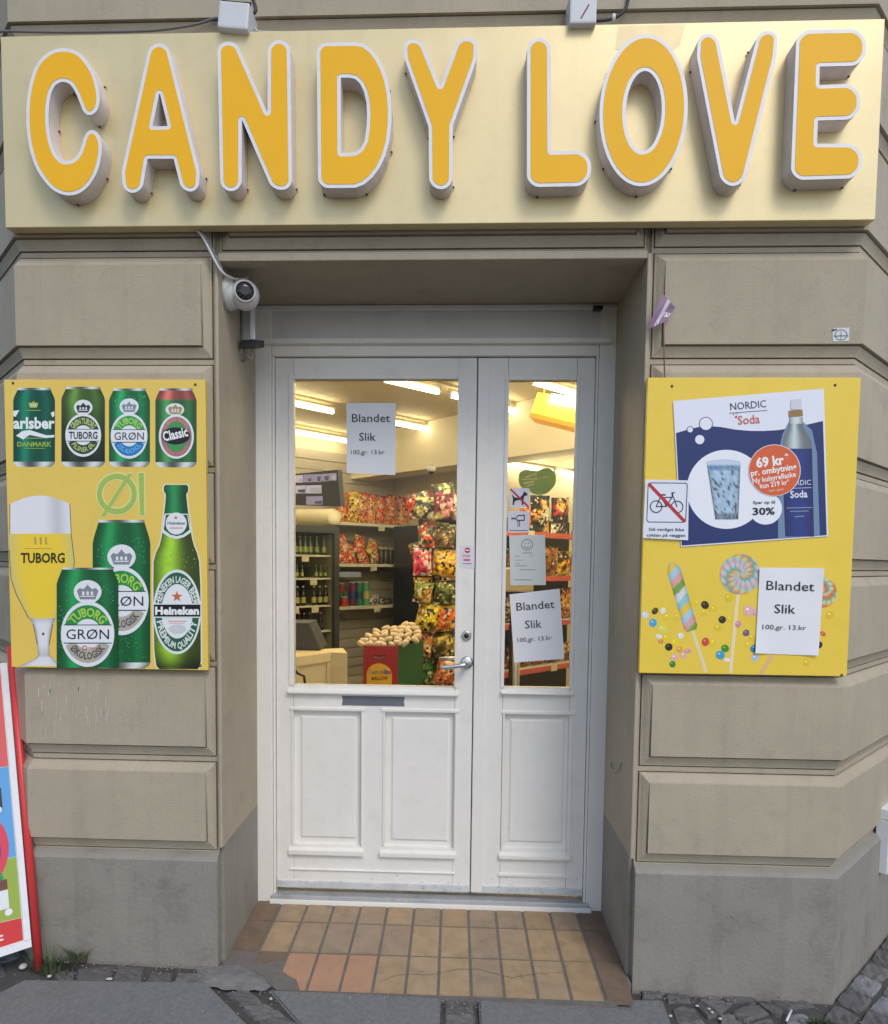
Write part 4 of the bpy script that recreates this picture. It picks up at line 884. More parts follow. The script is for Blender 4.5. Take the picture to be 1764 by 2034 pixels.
# gas bottle
rows = [(350, 1076, 1170), (378, 1074, 1172), (400, 1066, 1185), (440, 1045, 1215), (480, 1035, 1230), (528, 1030, 1236), (530, 1030, 1236), (800, 1036, 1242), (1140, 1050, 1250)]
sp.poly('printed_halo', [(1000, 560), (1030, 430), (1075, 340), (1170, 340), (1235, 400), (1270, 560), (1290, 1134), (1000, 1155)], (112, 138, 165), 2, po)
gb = sp.grid('printed_gas_bottle', rows, 14, lambda t, k: ((lambda v: (v*.9, v*.95, v*.96))(120+100*math.exp(-((t-.4)/.22)**2)) if k < 6 else (26+14*math.sin(t*3.1), 38+20*math.sin(t*3.1), 92+34*math.sin(t*3.1))), 3, po)
sp.grid('printed_bottle_neck', [(310, 1078, 1172), (356, 1078, 1172)], 8, lambda t, k: (lambda v: (v, v+4, v+3))(135+80*math.sin(t*3.1)), 4, po); sp.poly('printed_brass_ring', [(1074, 265), (1170, 258), (1172, 302), (1074, 308)], (150, 118, 66), 4, po); sp.poly('printed_cap', [(1092, 188), (1162, 180), (1165, 248), (1150, 256), (1100, 258), (1086, 248)], (205, 208, 214), 5, po)
sp.text('NORDIC', (1050, 786), (1228, 780), 36, (220, 224, 235), 5, po); sp.line('printed_rule', (1060, 806), (1232, 800), 4, (200, 205, 220), 5, po); sp.text('Soda', (1085, 872), (1205, 866), 50, (226, 228, 236), 5, po, .02)
for y, a, b, h in ((948, 1060, 1238, 14), (972, 1082, 1212, 14), (1008, 1115, 1182, 16)): sp.line('printed_small_print', (a, y-6), (b, y-10), h*.5, (128, 138, 170), 5, po)
sp.poly('printed_price_circle', ell(975, 680, 182, 180, 48), (226, 226, 232), 6, po); sp.poly('printed_price_circle', ell(975, 680, 177, 176, 48), (214, 96, 52), 7, po)
sp.text('69 kr', (850, 660), (1045, 636), 66, (240, 236, 234), 8, po, .04); sp.text('*', (1050, 625), (1076, 622), 60, (240, 236, 234), 8, po, .03)
sp.text('pr. ombytning', (812, 720), (1130, 672), 42, (240, 234, 230), 8, po, .03); sp.text('Ny kulsyreflaske', (824, 772), (1126, 722), 36, (240, 228, 222), 8, po, .025); sp.text('kun 219 kr*', (876, 806), (1082, 775), 34, (240, 228, 222), 8, po, .025); sp.text('*inkl. pant', (930, 832), (1038, 816), 16, (236, 205, 190), 8, po, .01)
sp.text('Spar op til', (826, 914), (980, 910), 22, (50, 52, 60), 5, po, .015); sp.text('30%', (824, 990), (978, 986), 50, (28, 32, 48), 5, po, .03)
# bicycle notice
bn = empty('bicycle_notice', at(1322, 1070, YB), 'small white no-bicycles notice stuck over the soda poster edge', 'notice')
sn = Sheet(YB-.0075, Zm(1260, 740, 3.5))
sn.poly('sheet', [(78, 744), (380, 750), (374, 1166), (60, 1150)], (222, 226, 236), 0, bn)
fo_ = [(p.x, p.y) for p in fillet([(94, 764, 18), (372, 766, 18), (360, 1044, 18), (84, 1042, 18)], 4)]; fi_ = [(p.x, p.y) for p in fillet([(100, 770, 14), (366, 772, 14), (354, 1038, 14), (90, 1036, 14)], 4)]
sn.poly('printed_frame', fo_, (48, 50, 60), 1, bn, [fi_])
for cx, cy in ((152, 932), (298, 934)): sn.poly('printed_wheel', ell(cx, cy, 44, 44, 32), (34, 36, 46), 2, bn, [ell(cx, cy, 37, 37, 32)])
for a, b, w_ in (((152, 932), (190, 850), 7), ((190, 870), (225, 930), 7), ((190, 872), (258, 866), 7), ((225, 930), (262, 866), 7), ((152, 932), (225, 930), 7), ((262, 840), (298, 934), 7), ((188, 850), (218, 850), 10), ((258, 838), (282, 834), 8), ((266, 838), (264, 866), 7)): sn.line('printed_bicycle_tube', a, b, w_, (34, 36, 46), 2, bn)
sn.line('printed_red_bar', (100, 772), (352, 1036), 22, (188, 40, 48), 3, bn)
sn.text('Stil venligst ikke', (100, 1100), (346, 1102), 22, (50, 52, 62), 2, bn, .015); sn.text('cyklen på væggen', (86, 1140), (356, 1142), 22, (50, 52, 62), 2, bn, .015)

# ================================================================== PRICE SHEETS
def price_sheet(corn, Y, lines, label, curl=.004, sag=0, tint=None):
    c = [Vector(p) for p in corn]; n = 8
    o = empty('price_sheet', at(*c[3], Y), label, 'paper sheet', 'sheets advertising loose sweets')
    vs, fs = [], []
    for j in range(n+1):
        for i in range(n+1):
            s, t = i/n, j/n; p = c[0]*(1-s)*(1-t)+c[1]*s*(1-t)+c[2]*s*t+c[3]*(1-s)*t
            e = curl*(max(0, abs(s-.5)*2-.5)*max(0, abs(t-.5)*2-.5))*3; vs.append(at(p.x, p.y, Y-.0008-e-.0006*math.sin(s*5+t*3)))
    for j in range(n):
        for i in range(n): fs.append((j*(n+1)+i, (j+1)*(n+1)+i, (j+1)*(n+1)+i+1, j*(n+1)+i+1))
    mk('paper', vs, fs, PAPER, o, True)
    s_ = Sheet(Y-.0024)
    for (txt, p0, p1, h, b) in lines: s_.text(txt, p0, p1, h, (26, 26, 32), 1, o, b)
    return o
za, zb_, zc_ = Zm(560, 730, 4.9), Zm(990, 1040, 5.65), Zm(1260, 1080, 3.5)
YG = YL+.0215
price_sheet([za((628, 345)), za((1108, 345)), za((1106, 1046)), za((630, 1026))], YG, [('Blandet', za((682, 530)), za((1052, 530)), 82/4.9, .0), ('Slik', za((752, 712)), za((912, 712)), 80/4.9, .0), ('100,gr. 13.kr', za((672, 845)), za((1000, 842)), 44/4.9, -.004)], 'white price sheet high on the wide door glass reading Blandet Slik')
price_sheet([zb_((125, 795)), zb_((688, 730)), zb_((740, 1518)), zb_((178, 1560))], YG, [('Blandet', zb_((205, 978)), zb_((632, 945)), 92/5.65, .0), ('Slik', zb_((302, 1178)), zb_((488, 1166)), 92/5.65, .0), ('100,gr. 13.kr', zb_((218, 1332)), zb_((600, 1302)), 50/5.65, -.004)], 'tilted white price sheet low on the narrow side glass reading Blandet Slik')
price_sheet([zc_((872, 165)), zc_((1322, 170)), zc_((1280, 778)), zc_((842, 762))], YB-.002, [('Blandet', zc_((918, 320)), zc_((1252, 330)), 66/3.5, .0), ('Slik', zc_((975, 482)), zc_((1120, 486)), 64/3.5, .0), ('100,gr. 13.kr', zc_((892, 594)), zc_((1195, 600)), 34/3.5, -.004)], 'white price sheet taped over the lollipops on the soda board', .008)
# other notices on the glass and door ----------------------------------
zd = Zm(990, 730, 6.163)
nd = empty('dog_notice', at(1030, 1008, YG), 'square white no-dogs sticker on the narrow side glass', 'sticker', 'stickers on the glass')
sd_s = Sheet(YG-.0006, zd)
sd_s.poly('sheet', [(p.x, p.y) for p in fillet([(138, 1474, 26), (386, 1478, 26), (378, 1718, 26), (134, 1712, 26)], 4)], (216, 214, 222), 0, nd)
sd_s.poly('printed_dog', [(165, 1552), (188, 1575), (205, 1592), (262, 1592), (292, 1562), (322, 1512), (335, 1530), (360, 1548), (352, 1568), (322, 1572), (312, 1592), (310, 1640), (306, 1684), (288, 1684), (284, 1640), (262, 1622), (215, 1630), (196, 1650), (192, 1684), (174, 1684), (178, 1600)], (34, 36, 48), 1, nd)
sd_s.line('printed_red_bar', (148, 1486), (368, 1706), 22, (176, 44, 58), 2, nd)
ncm = empty('camera_notice', at(1030, 1058, YG), 'square white sticker with a surveillance camera symbol below the dog sticker', 'sticker', 'stickers on the glass')
sd_s.poly('sheet', [(p.x, p.y) for p in fillet([(116, 1756, 22), (384, 1758, 22), (378, 2024, 22), (114, 2020, 22)], 4)], (214, 212, 222), 0, ncm)
sd_s.poly('printed_camera', [(205, 1845), (240, 1805), (325, 1802), (322, 1878), (232, 1878), (208, 1862)], (30, 32, 44), 1, ncm, [[(218, 1846), (246, 1818), (312, 1816), (310, 1864), (236, 1864), (220, 1854)]])
sd_s.poly('printed_lens', [(160, 1832), (178, 1842), (200, 1832), (200, 1862), (178, 1854), (160, 1864)], (30, 32, 44), 1, ncm)
for x in (240, 258): sd_s.line('printed_post', (x, 1878), (x, 1950), 9, (30, 32, 44), 1, ncm)
sd_s.line('printed_rule', (135, 1996), (360, 1996), 9, (60, 60, 70), 1, ncm)
ze = Zm(990, 1040, 5.65)
sm = empty('inspection_report', at(1048, 1162, YG), 'white inspection report with a smiley face on the narrow side glass', 'report')
se = Sheet(YG-.0006, ze)
se.poly('sheet', [(122, 132), (524, 126), (534, 690), (134, 692)], (206, 208, 206), 0, sm)
se.poly('printed_face', ell(322, 238, 66, 64, 32), (110, 112, 114), 1, sm, [ell(322, 238, 58, 56, 32)])
for x in (304, 342): se.poly('printed_eye', ell(x, 222, 8, 5, 10), (90, 92, 94), 1, sm)
se.poly('printed_smile', crescent(322, 238, (44, 38), (40, 30), 20, 160), (90, 92, 94), 1, sm)
for a, b, y, w_ in ((270, 382, 330, 7), (180, 250, 368, 5), (345, 390, 362, 5), (185, 270, 410, 5), (185, 240, 446, 4), (185, 315, 474, 7), (235, 420, 518, 6), (180, 380, 632, 8)): se.line('printed_text_line', (a, y), (b, y), w_, (120, 122, 124), 1, sm)
zg = Zm(560, 1030, 4.41)
ns = empty('door_sticker', at(928, 1128, YL), 'small white sticker with red no-entry mark on the door stile', 'sticker')
sg = Sheet(YL-.0012, zg)
sg.poly('sheet', [(1562, 236), (1690, 238), (1688, 434), (1558, 432)], (218, 214, 222), 0, ns); sg.poly('printed_sign', ell(1625, 278, 25, 24, 20), (180, 40, 54), 1, ns); sg.rect('printed_bar', 1607, 272, 1643, 284, (226, 222, 226), 2, ns)
sg.text('STOP', (1580, 340), (1650, 340), 22, (200, 60, 80), 1, ns, .02); sg.rect('printed_band', 1590, 356, 1650, 370, (188, 48, 66), 1, ns); sg.line('printed_text_line', (1580, 396), (1664, 396), 7, (120, 120, 130), 1, ns)
zh = Zm(990, 730, 6.163)
# ================================================================== PAVEMENT SIGN at the left edge
RED = mat('red_painted_steel', S(205, 62, 62), .4, var=.08, vscale=10)
ft = at_g(78, 1926); 
tp = ft+Vector((-.215, .215, 1.12))
af = empty('pavement_sign', ft, 'leaning red framed pavement sign with a colourful poster by the corner', 'pavement sign')
tube('frame_tube', [ft, tp], .0145, RED, af, 14)
dn = Vector((-Q, -Q, 0)); ax = (tp-ft).normalized()
def apt(s, h, o=0): return ft+ax*h+dn*s+dn.cross(ax)*o
nrm = dn.cross(ax).normalized()
sg_ = 1 if nrm.dot(CAM-ft) > 0 else -1
def apanel(name, pts, o0, o1, m):
    V = [ft+ax*h+dn*s+nrm*(sg_*o0) for s, h in pts]+[ft+ax*h+dn*s+nrm*(sg_*o1) for s, h in pts]; n = len(pts)
    return mk(name, V, [tuple(range(n)), tuple(range(n, 2*n))[::-1]]+[(i, (i+1) % n, n+(i+1) % n, n+i) for i in range(n)], m, af)
apanel('panel', [(.018, .085), (.60, .085), (.60, 1.10), (.018, 1.10)], .0, -.008, WPLAST)
apanel('poster_frame', [(.018, .085), (.60, .085), (.60, .11), (.018, .11)], .006, .0005, TRIM); apanel('poster_frame', [(.018, .111), (.038, .111), (.038, 1.10), (.018, 1.10)], .006, .0005, TRIM)
def ap(name, pts, L, c): return apanel(name, pts, .001+.0006*L, .0005+.0006*L, ink(*c))
ap('printed_ground', [(.041, .115), (.59, .115), (.59, .20), (.30, .21), (.041, .19)], 0, (205, 58, 58)); ap('printed_meadow', [(.041, .192), (.30, .212), (.59, .202), (.59, .42), (.041, .40)], 0, (150, 172, 72)); ap('printed_sky', [(.041, .402), (.59, .422), (.59, .74), (.041, .72)], 0, (96, 160, 214)); ap('printed_top', [(.041, .722), (.59, .742), (.59, 1.09), (.041, 1.09)], 0, (214, 96, 96))
ap('printed_circle', [(.19+.13*math.cos(t), .45+.15*math.sin(t)) for t in [k*2*math.pi/28 for k in range(28)]], 1, (214, 70, 92)); ap('printed_circle', [(.20+.115*math.cos(t), .44+.125*math.sin(t)) for t in [k*2*math.pi/28 for k in range(28)]], 2, (112, 66, 140))
ap('printed_roof', [(.085, .335), (.20, .335), (.19, .36), (.09, .36)], 2, (60, 140, 90)); ap('printed_wall', [(.075, .30), (.21, .30), (.21, .334), (.075, .334)], 2, (110, 74, 60)); ap('printed_table', [(.075, .235), (.20, .235), (.20, .298), (.075, .298)], 2, (222, 224, 226)); ap('printed_tag', [(.12, .372), (.22, .368), (.22, .40), (.12, .402)], 3, (232, 196, 70))
for s, h in ((.078, .222), (.085, .575), (.10, .66)): ap('printed_button', [(s+.012*math.cos(t), h+.012*math.sin(t)) for t in [k*2*math.pi/14 for k in range(14)]], 3, (226, 228, 230))
ap('printed_shape', [(.07, .58), (.10, .60), (.10, .66), (.07, .65)], 2, (60, 58, 62)); ap('printed_caption', [(.10, .135), (.15, .137), (.15, .143), (.10, .141)], 2, (236, 220, 220)); ap('printed_caption', [(.10, .148), (.15, .150), (.15, .156), (.10, .154)], 2, (236, 220, 220))
# edge of a window round the corner
pw = at_b(1751, 1690, -1.03); a_w = A_of(pw)+.03; zw0, zw1 = at_b(1756, 1732, -1.03).z, at_b(1756, 1632, -1.03).z
wb = empty('side_window', pw, 'pale low window frame on the side wall at the far right edge of the photo', 'window')
box_ab('pane', a_w+.02, a_w+.9, -1.030, -1.0, zw0, zw1, mat('bluish_white_board', (.42, .47, .5), .3), wb, .002)
box_ab('frame', a_w, a_w+.92, -1.052, -1.0, zw1+.001, zw1+.045, TRIM, wb, .004); box_ab('frame', a_w, a_w+.019, -1.045, -1.0, zw0, zw1, TRIM, wb, .003)

# ================================================================== WEEDS, LITTER
GRN = [mat('weed_green_%d' % i, c, .6, var=.2) for i, c in enumerate(((.055, .085, .03), (.075, .10, .045), (.10, .12, .06)))]
def weed(u, v, n, h, spread, label, seed, dz=0):
    rs = random.Random(seed); c = at_g(u, v); c = Vector((c.x, c.y, gz(c.x)-.01))
    o = empty('weed_tuft', c, label, 'weed', 'weeds at the foot of the wall')
    vs, fs = [], []
    for k in range(n):
        a = rs.uniform(0, 2*math.pi); r = rs.uniform(0, spread*.5); b = c+Vector((math.cos(a)*r, math.sin(a)*r*.4, 0)); hh = h*rs.uniform(.35, 1); out = Vector((math.cos(a), math.sin(a)*.5, 0))*hh*rs.uniform(.3, 1.0); wd = Vector((-math.sin(a), math.cos(a), 0))*rs.uniform(.0012, .003)
        i0 = len(vs)
        for t in (0, .4, .75, 1): 
            p = b+out*t*t+Vector((0, 0, hh*t*(1.15-.3*t))); ww = wd*(1-t*.92)*(1.6 if t == .4 else 1); vs += [p-ww, p+ww]
        for j in range(3): fs.append((i0+2*j, i0+2*j+2, i0+2*j+3, i0+2*j+1))
    m = mk('leaves', vs, fs, GRN[seed % 3], o); m['kind'] = 'stuff'
weed(103, 1925, 170, .10, .16, 'dark grass tuft beside the foot of the red pavement sign', 1)
weed(157, 1905, 60, .09, .06, 'small upright weed against the grey plinth near the red sign', 2)
weed(1620, 2030, 90, .025, .12, 'low mossy weed between the setts near the wall corner', 3)
weed(1690, 2045, 90, .03, .14, 'grass growing in the sett joint at the bottom right', 4)
zq = Zm(0, 1860, 7.35)
def pebble(u, v, rx, ry, label, m, dz=.0):
    p = at_g(u, v); bm = bmesh.new(); bmesh.ops.create_icosphere(bm, subdivisions=2, radius=1); rs = random.Random(int(u*v))
    for vv in bm.verts: vv.co = Vector((p.x+vv.co.x*rx*rs.uniform(.8, 1.15), p.y+vv.co.y*ry*rs.uniform(.8, 1.15), gz(p.x)+dz+.002+vv.co.z*min(rx, ry)*.7))
    return tag(from_bm('pebble', bm, m, None, False), label, 'pebble', 'bits of litter and stone on the pavement')
PAL = mat('pale_stone', (.55, .52, .46), .7, var=.2, vscale=40)
pebble(*zq((335, 445)), .013, .016, 'rounded pale pebble under the red pavement sign', PAL)
pebble(*zq((1600, 640)), .012, .006, 'white chip on the slab edge beside the dark cobbles', PAL, .003)
pebble(*zq((870, 388)), .008, .006, 'white chip lying in the grass tuft', PAL, .004); pebble(*zq((975, 398)), .009, .005, 'white flake beside the grass tuft', PAL, .004); pebble(*zq((720, 605)), .007, .006, 'tiny white chip on the slab below the grass tuft', PAL, .004)
pebble(*zm((1015, 862)), .0055, .005, 'white chip at the tip of the mortar patch', PAL, .004); pebble(*zr((300, 1770)), .010, .007, 'orange brick chip beside the doorstep corner', mat('brick_chip', (.4, .16, .08), .8), .004)
for i, (x, y) in enumerate(((470, 1928), (555, 1965), (535, 1945), (318, 1985), (600, 2000))): pebble(*zr((x, y)), .006, .005, ('white crumb among the dark cobbles, %s from the step' % ('nearest', 'third', 'second', 'fourth', 'last')[i]), PAL, -.004)
# loose grit swept against the wall foot and into the joints
rs = random.Random(77); vs, fs = [], []
for k in range(520):
    if k % 3: 
        x = rs.uniform(-1.42, 1.42); y = -.005-abs(rs.gauss(0, .045))
        if abs(x) < .70: y -= .115
    else: x, y = rs.uniform(-1.5, 1.9), rs.uniform(-.42, .05)
    if y > .03 and x < 1.45 or (abs(x) < .66 and y > -.115): continue
    r = rs.uniform(.0012, .0042); z = gz(x)+rs.uniform(-.001, .002); i0 = len(vs)
    vs += [(x-r, y, z), (x, y-r*.8, z), (x+r*.9, y+r*.1, z), (x+r*.1, y+r*.9, z), (x, y, z+r*.9)]; fs += [(i0, i0+1, i0+4), (i0+1, i0+2, i0+4), (i0+2, i0+3, i0+4), (i0+3, i0, i0+4)]
gr = mk('grit', vs, fs, mat('sandy_grit', (.30, .28, .25), .9, var=.4, vscale=60)); tag(gr, 'loose sandy grit scattered along the foot of the wall', 'grit', kind='stuff')
zs = Zm(1560, 1820, 8.647)
o = tube('paper_straw', [at_g(*zs((20, 1800)), .004), at_g(*zs((105, 1610)), .008)], .0035, mat('white_straw', (.68, .72, .74), .5), None, 8); tag(o, 'white straw lying on the setts near the wall corner', 'litter')

# ================================================================== INSIDE THE SHOP
BW, AF, CEIL = 4.82, 3.87, 2.90
CREAM = mat('cream_wall_paint', (.72, .64, .46), .7, var=.06, vscale=2, bump=.05)
CEILM = mat('cream_ceiling_paint', (.60, .49, .28), .7, var=.06, vscale=1.5, bump=.05)
FLOORM = mat('grey_vinyl_floor', (.42, .39, .34), .5, var=.2)
plan = [ab(1.24, -.47, 0), ab(AF, -.47, 0), ab(AF, BW, 0), ab(-.47, BW, 0), ab(-.47, 1.24, 0)]
tag(mk('shop_floor', [(p.x, p.y, .005) for p in plan], [tuple(range(5))], FLOORM), kind='structure')
tag(mk('shop_ceiling', [(p.x, p.y, CEIL) for p in plan], [tuple(range(5))[::-1]], CEILM), kind='structure')
for i in range(4):
    p, q = plan[i], plan[i+1]; tag(mk('shop_wall', [(p.x, p.y, 0), (q.x, q.y, 0), (q.x, q.y, CEIL), (p.x, p.y, CEIL)], [(0, 1, 2, 3)], CREAM), kind='structure')
o = box_ab('ceiling_beam', 3.2, 3.5, -.46, BW-.01, 2.415, CEIL-.002, CREAM, None, .004); tag(o, kind='structure')
# fluorescent lamps ---------------------------------------------------
TUBEM = emit('lit_fluorescent_tube', (1.0, .86, .58), 15.0)
def lamp(p, q, label, r=.017):
    o = empty('tube_lamp', (p+q)/2, label, 'lamp', 'fluorescent tubes on the shop ceiling')
    tube('tube', [p, q], r, TUBEM, o, 10)
    d = (q-p).normalized()
    tube('batten', [p-d*.03+Vector((0, 0, .04)), q+d*.03+Vector((0, 0, .04))], .016, CREAM, o, 6)
    for e, s in ((p, -1), (q, 1)): tube('lamp_holder', [e+d*(s*.012)+Vector((0, 0, .04)), e+d*(s*.012)-Vector((0, 0, .014))], .012, WPLAST, o, 8)
ZT = CEIL-.085
for (u0, v0, u1, v1, l) in ((764, 754.5, 870, 779, 'lit tube at the top of the wide door glass, right of the price sheet'), (897, 786, 1041, 823, 'lit tube end at the upper left of the narrow side glass'), (500, 785, 661, 818.5, 'lit tube left of the price sheet, upper of the two'), (784, 841, 877, 858.5, 'lit tube directly right of the price sheet'), (480, 840, 690, 877, 'lit tube left of the price sheet, lower of the two'), (1060, 760, 1200, 800, 'lit tube behind the yellow light box')):
    lamp(at_z(u0, v0, ZT), at_z(u1, v1, ZT), l)
for (u0, v0, u1, v1, l) in ((985, 917, 1100, 938, 'lit tube low on the far wall behind the green fruit sign'), (1112, 939.5, 1160, 947, 'short lit tube low on the far wall beside the green fruit sign')):
    lamp(at_a(u0, v0, 3.80), at_a(u1, v1, 3.62), l, .018)
for (a, b, l) in ((.6, 2.2, 'over the counter'), (1.9, .5, 'over the right shelves'), (.5, 3.9, 'over the fridge'), (.3, .95, 'just inside the doors'), (.2, 1.7, 'above the till'), (1.3, 1.15, 'in front of the sweet stand'), (1.2, .05, 'by the side glass'), (.2, 1.3, 'behind the wide door'), (.55, .6, 'right above the doors'), (1.4, .8, 'over the entrance mat'), (-.2, 2.6, 'beside the left window'), (2.2, -.1, 'beside the right window')):  # tubes out of view, added to brighten the goods facing the doors
    lamp(ab(a, b, ZT), ab(a+1.2, b, ZT), 'unseen added fill tube on the ceiling '+l, .030)
# yellow light box and green sign in the side pane ---------------------
zx = Zm(990, 730, 6.163)
lb = empty('yellow_light_box', at(1105, 850, 1.3), 'glowing yellow light box hanging in the narrow side glass', 'light box')
LBM = emit('glowing_yellow_acrylic', (1.0, .72, .05), 1.5); LBO = emit('orange_acrylic_edge', (1.0, .45, .04), .35)
P = [at(*zx(p), 1.3) for p in ((480, 305), (1150, 400), (1150, 730), (400, 545))]; dy = Vector((.05, .16, 0))
mk('front_panel', P+[p+dy for p in P], [(0, 1, 2, 3), (4, 7, 6, 5)]+[(i, (i+1) % 4, 4+(i+1) % 4, 4+i) for i in range(4)], LBM, lb)
P = [at(*zx(p), 1.29) for p in ((400, 546), (1150, 731), (1140, 790), (378, 600))]
mk('lower_edge', P+[p+dy for p in P], [(0, 1, 2, 3), (4, 7, 6, 5)]+[(i, (i+1) % 4, 4+(i+1) % 4, 4+i) for i in range(4)], LBO, lb)
tube('suspension_wire', [at(*zx((560, 315)), 1.35), Vector((at(*zx((560, 315)), 1.35).x, 1.35, CEIL))], .003, METAL, lb, 6); tube('suspension_wire', [at(*zx((1100, 395)), 1.35), Vector((at(*zx((1100, 395)), 1.35).x, 1.35, CEIL))], .003, METAL, lb, 6)
tube('inner_tube', [at(*zx((640, 375)), 1.285), at(*zx((1150, 470)), 1.285)], .024, TUBEM, lb, 10)
gs = empty('green_fruit_sign', at(1067, 985, .95), 'green two-lobed fruit shaped sign on the narrow side glass', 'sign')
out = [(p.x, p.y) for p in catmull([Vector(p) for p in ((250, 1330), (270, 1278), (340, 1252), (420, 1258), (480, 1262), (520, 1240), (590, 1228), (650, 1245), (690, 1290), (706, 1360), (695, 1430), (650, 1490), (590, 1540), (510, 1556), (440, 1545), (380, 1510), (300, 1475), (255, 1410))], 3, True)]
prism('sign_board', world2(out, .95, zx), [], .95, .965, mat('avocado_green', (.20, .34, .045), .4, var=.3, vscale=9, dark=(.05, .08, .015)), gs)
sx_ = Sheet(.949, zx)
for a, b, w_ in (((330, 1345), (470, 1290), 14), ((288, 1370), (480, 1360), 13), ((310, 1420), (440, 1390), 18), ((350, 1450), (435, 1425), 14), ((540, 1350), (610, 1335), 9), ((440, 1295), (460, 1340), 10)): sx_.line('printed_scribble', a, b, w_, (196, 184, 120), 1, gs)
# monitor, cream roll ---------------------------------------------------
tv = empty('monitor', at_a(630, 1006, 1.5), 'wall monitor showing camera pictures left of the crisps', 'monitor')
def quad_a(name, c, a, th, m, par):
    P = [at_a(u, v, a) for u, v in c]; d = Vector((Q, Q, 0))*th; n = len(P)
    return mk(name, P+[p+d for p in P], [tuple(range(n)), tuple(range(n, 2*n))[::-1]]+[(i, (i+1) % n, n+(i+1) % n, n+i) for i in range(n)], m, par)
quad_a('casing', ((520, 948), (671, 933), (676.5, 1006), (520, 1001)), 1.5, .04, DARK, tv)
SCR = [emit('screen_view_%d' % i, c, .4) for i, c in enumerate(((.22, .20, .34), (.40, .38, .55), (.05, .05, .09), (.30, .30, .36)))]
rs = random.Random(5)
for (x0, y0, x1, y1) in ((120, 1050, 205, 1120), (210, 1042, 290, 1118), (292, 1040, 380, 1115), (384, 1036, 460, 1108), (464, 1030, 530, 1100), (125, 1150, 230, 1225), (235, 1148, 385, 1225), (235, 1255, 395, 1335)):
    c = [za(p) for p in ((x0, y0), (x1, y0-4), (x1, y1), (x0, y1))]; quad_a('screen_view', c, 1.497, .001, SCR[rs.randrange(2)], tv)
    xm = x0+(x1-x0)*rs.uniform(.2, .6); ym = y0+(y1-y0)*rs.uniform(.3, .6); quad_a('screen_view_detail', [za(p) for p in ((xm, ym), (x1-4, ym-8), (x1-8, y1-6), (xm+6, y1-10))], 1.4955, .0005, SCR[2 if rs.random() < .6 else 3], tv)
p0, p1 = at_a(500, 1026, 1.5), at_a(664, 1027.5, 1.5); rr = (at_a(640, 1010, 1.5).z-at_a(640, 1043, 1.5).z)/2
o = lathe('awning_roll', [(.0, -.004), (rr*.85, -.002), (rr, .01), (rr, (p1-p0).length), (rr*.8, (p1-p0).length+.012), (0, (p1-p0).length+.014)], p0, p1-p0, mat('cream_canvas', (.66, .60, .42), .7, var=.06), None, 20); tag(o, 'rounded cream awning roll below the monitor', 'awning')
# slat wall ------------------------------------------------------------
SLAT = mat('grey_brown_slat_board', (.50, .45, .37), .6, var=.12, vscale=3)
sw = empty('slat_wall', ab(3.4, BW-.02, 0), 'grey beige slat wall behind the crisps shelves', 'slat wall')
for k in range(23): box_ab('slat', 2.3, AF-.003, BW-.022, BW-.003, .1+k*.113+.006, .1+(k+1)*.113-.004, SLAT, sw, .002)
# shelves on the slat wall -----------------------------------------------
SHELF = mat('white_shelf', (.68, .65, .55), .5, var=.05)
TAG = flat((.66, .60, .46))
SB = 4.42
sh_z = []
aL = A_of(at_b(668, 1100, SB)); aR = AF-.01
for k, (vl, vr, nm) in enumerate(((1036, 1046, 'top'), (1118.5, 1123, 'middle'), (1207, 1199, 'lower'))):
    z = (at_b(680, vl, SB).z+at_b(815, vr, SB).z)/2; sh_z.append(z)
    o = empty('wall_shelf', ab((aL+aR)/2, SB, z), '%s white shelf on the slat wall left of the sweet bags' % nm, 'shelf', 'shelves on the slat wall')
    box_ab('board', aL, aR, SB, BW-.023, z-.022, z, SHELF, o, .002); box_ab('edge_strip', aL, aR, SB-.006, SB-.0005, z-.03, z+.004, SHELF, o, .002)
    for t in ((.55,), (.45, .9), (.5,))[k]: box_ab('price_tag', aL+(aR-aL)*t-.045, aL+(aR-aL)*t+.045, SB-.012, SB-.007, z-.075, z-.012, TAG, o, 0)
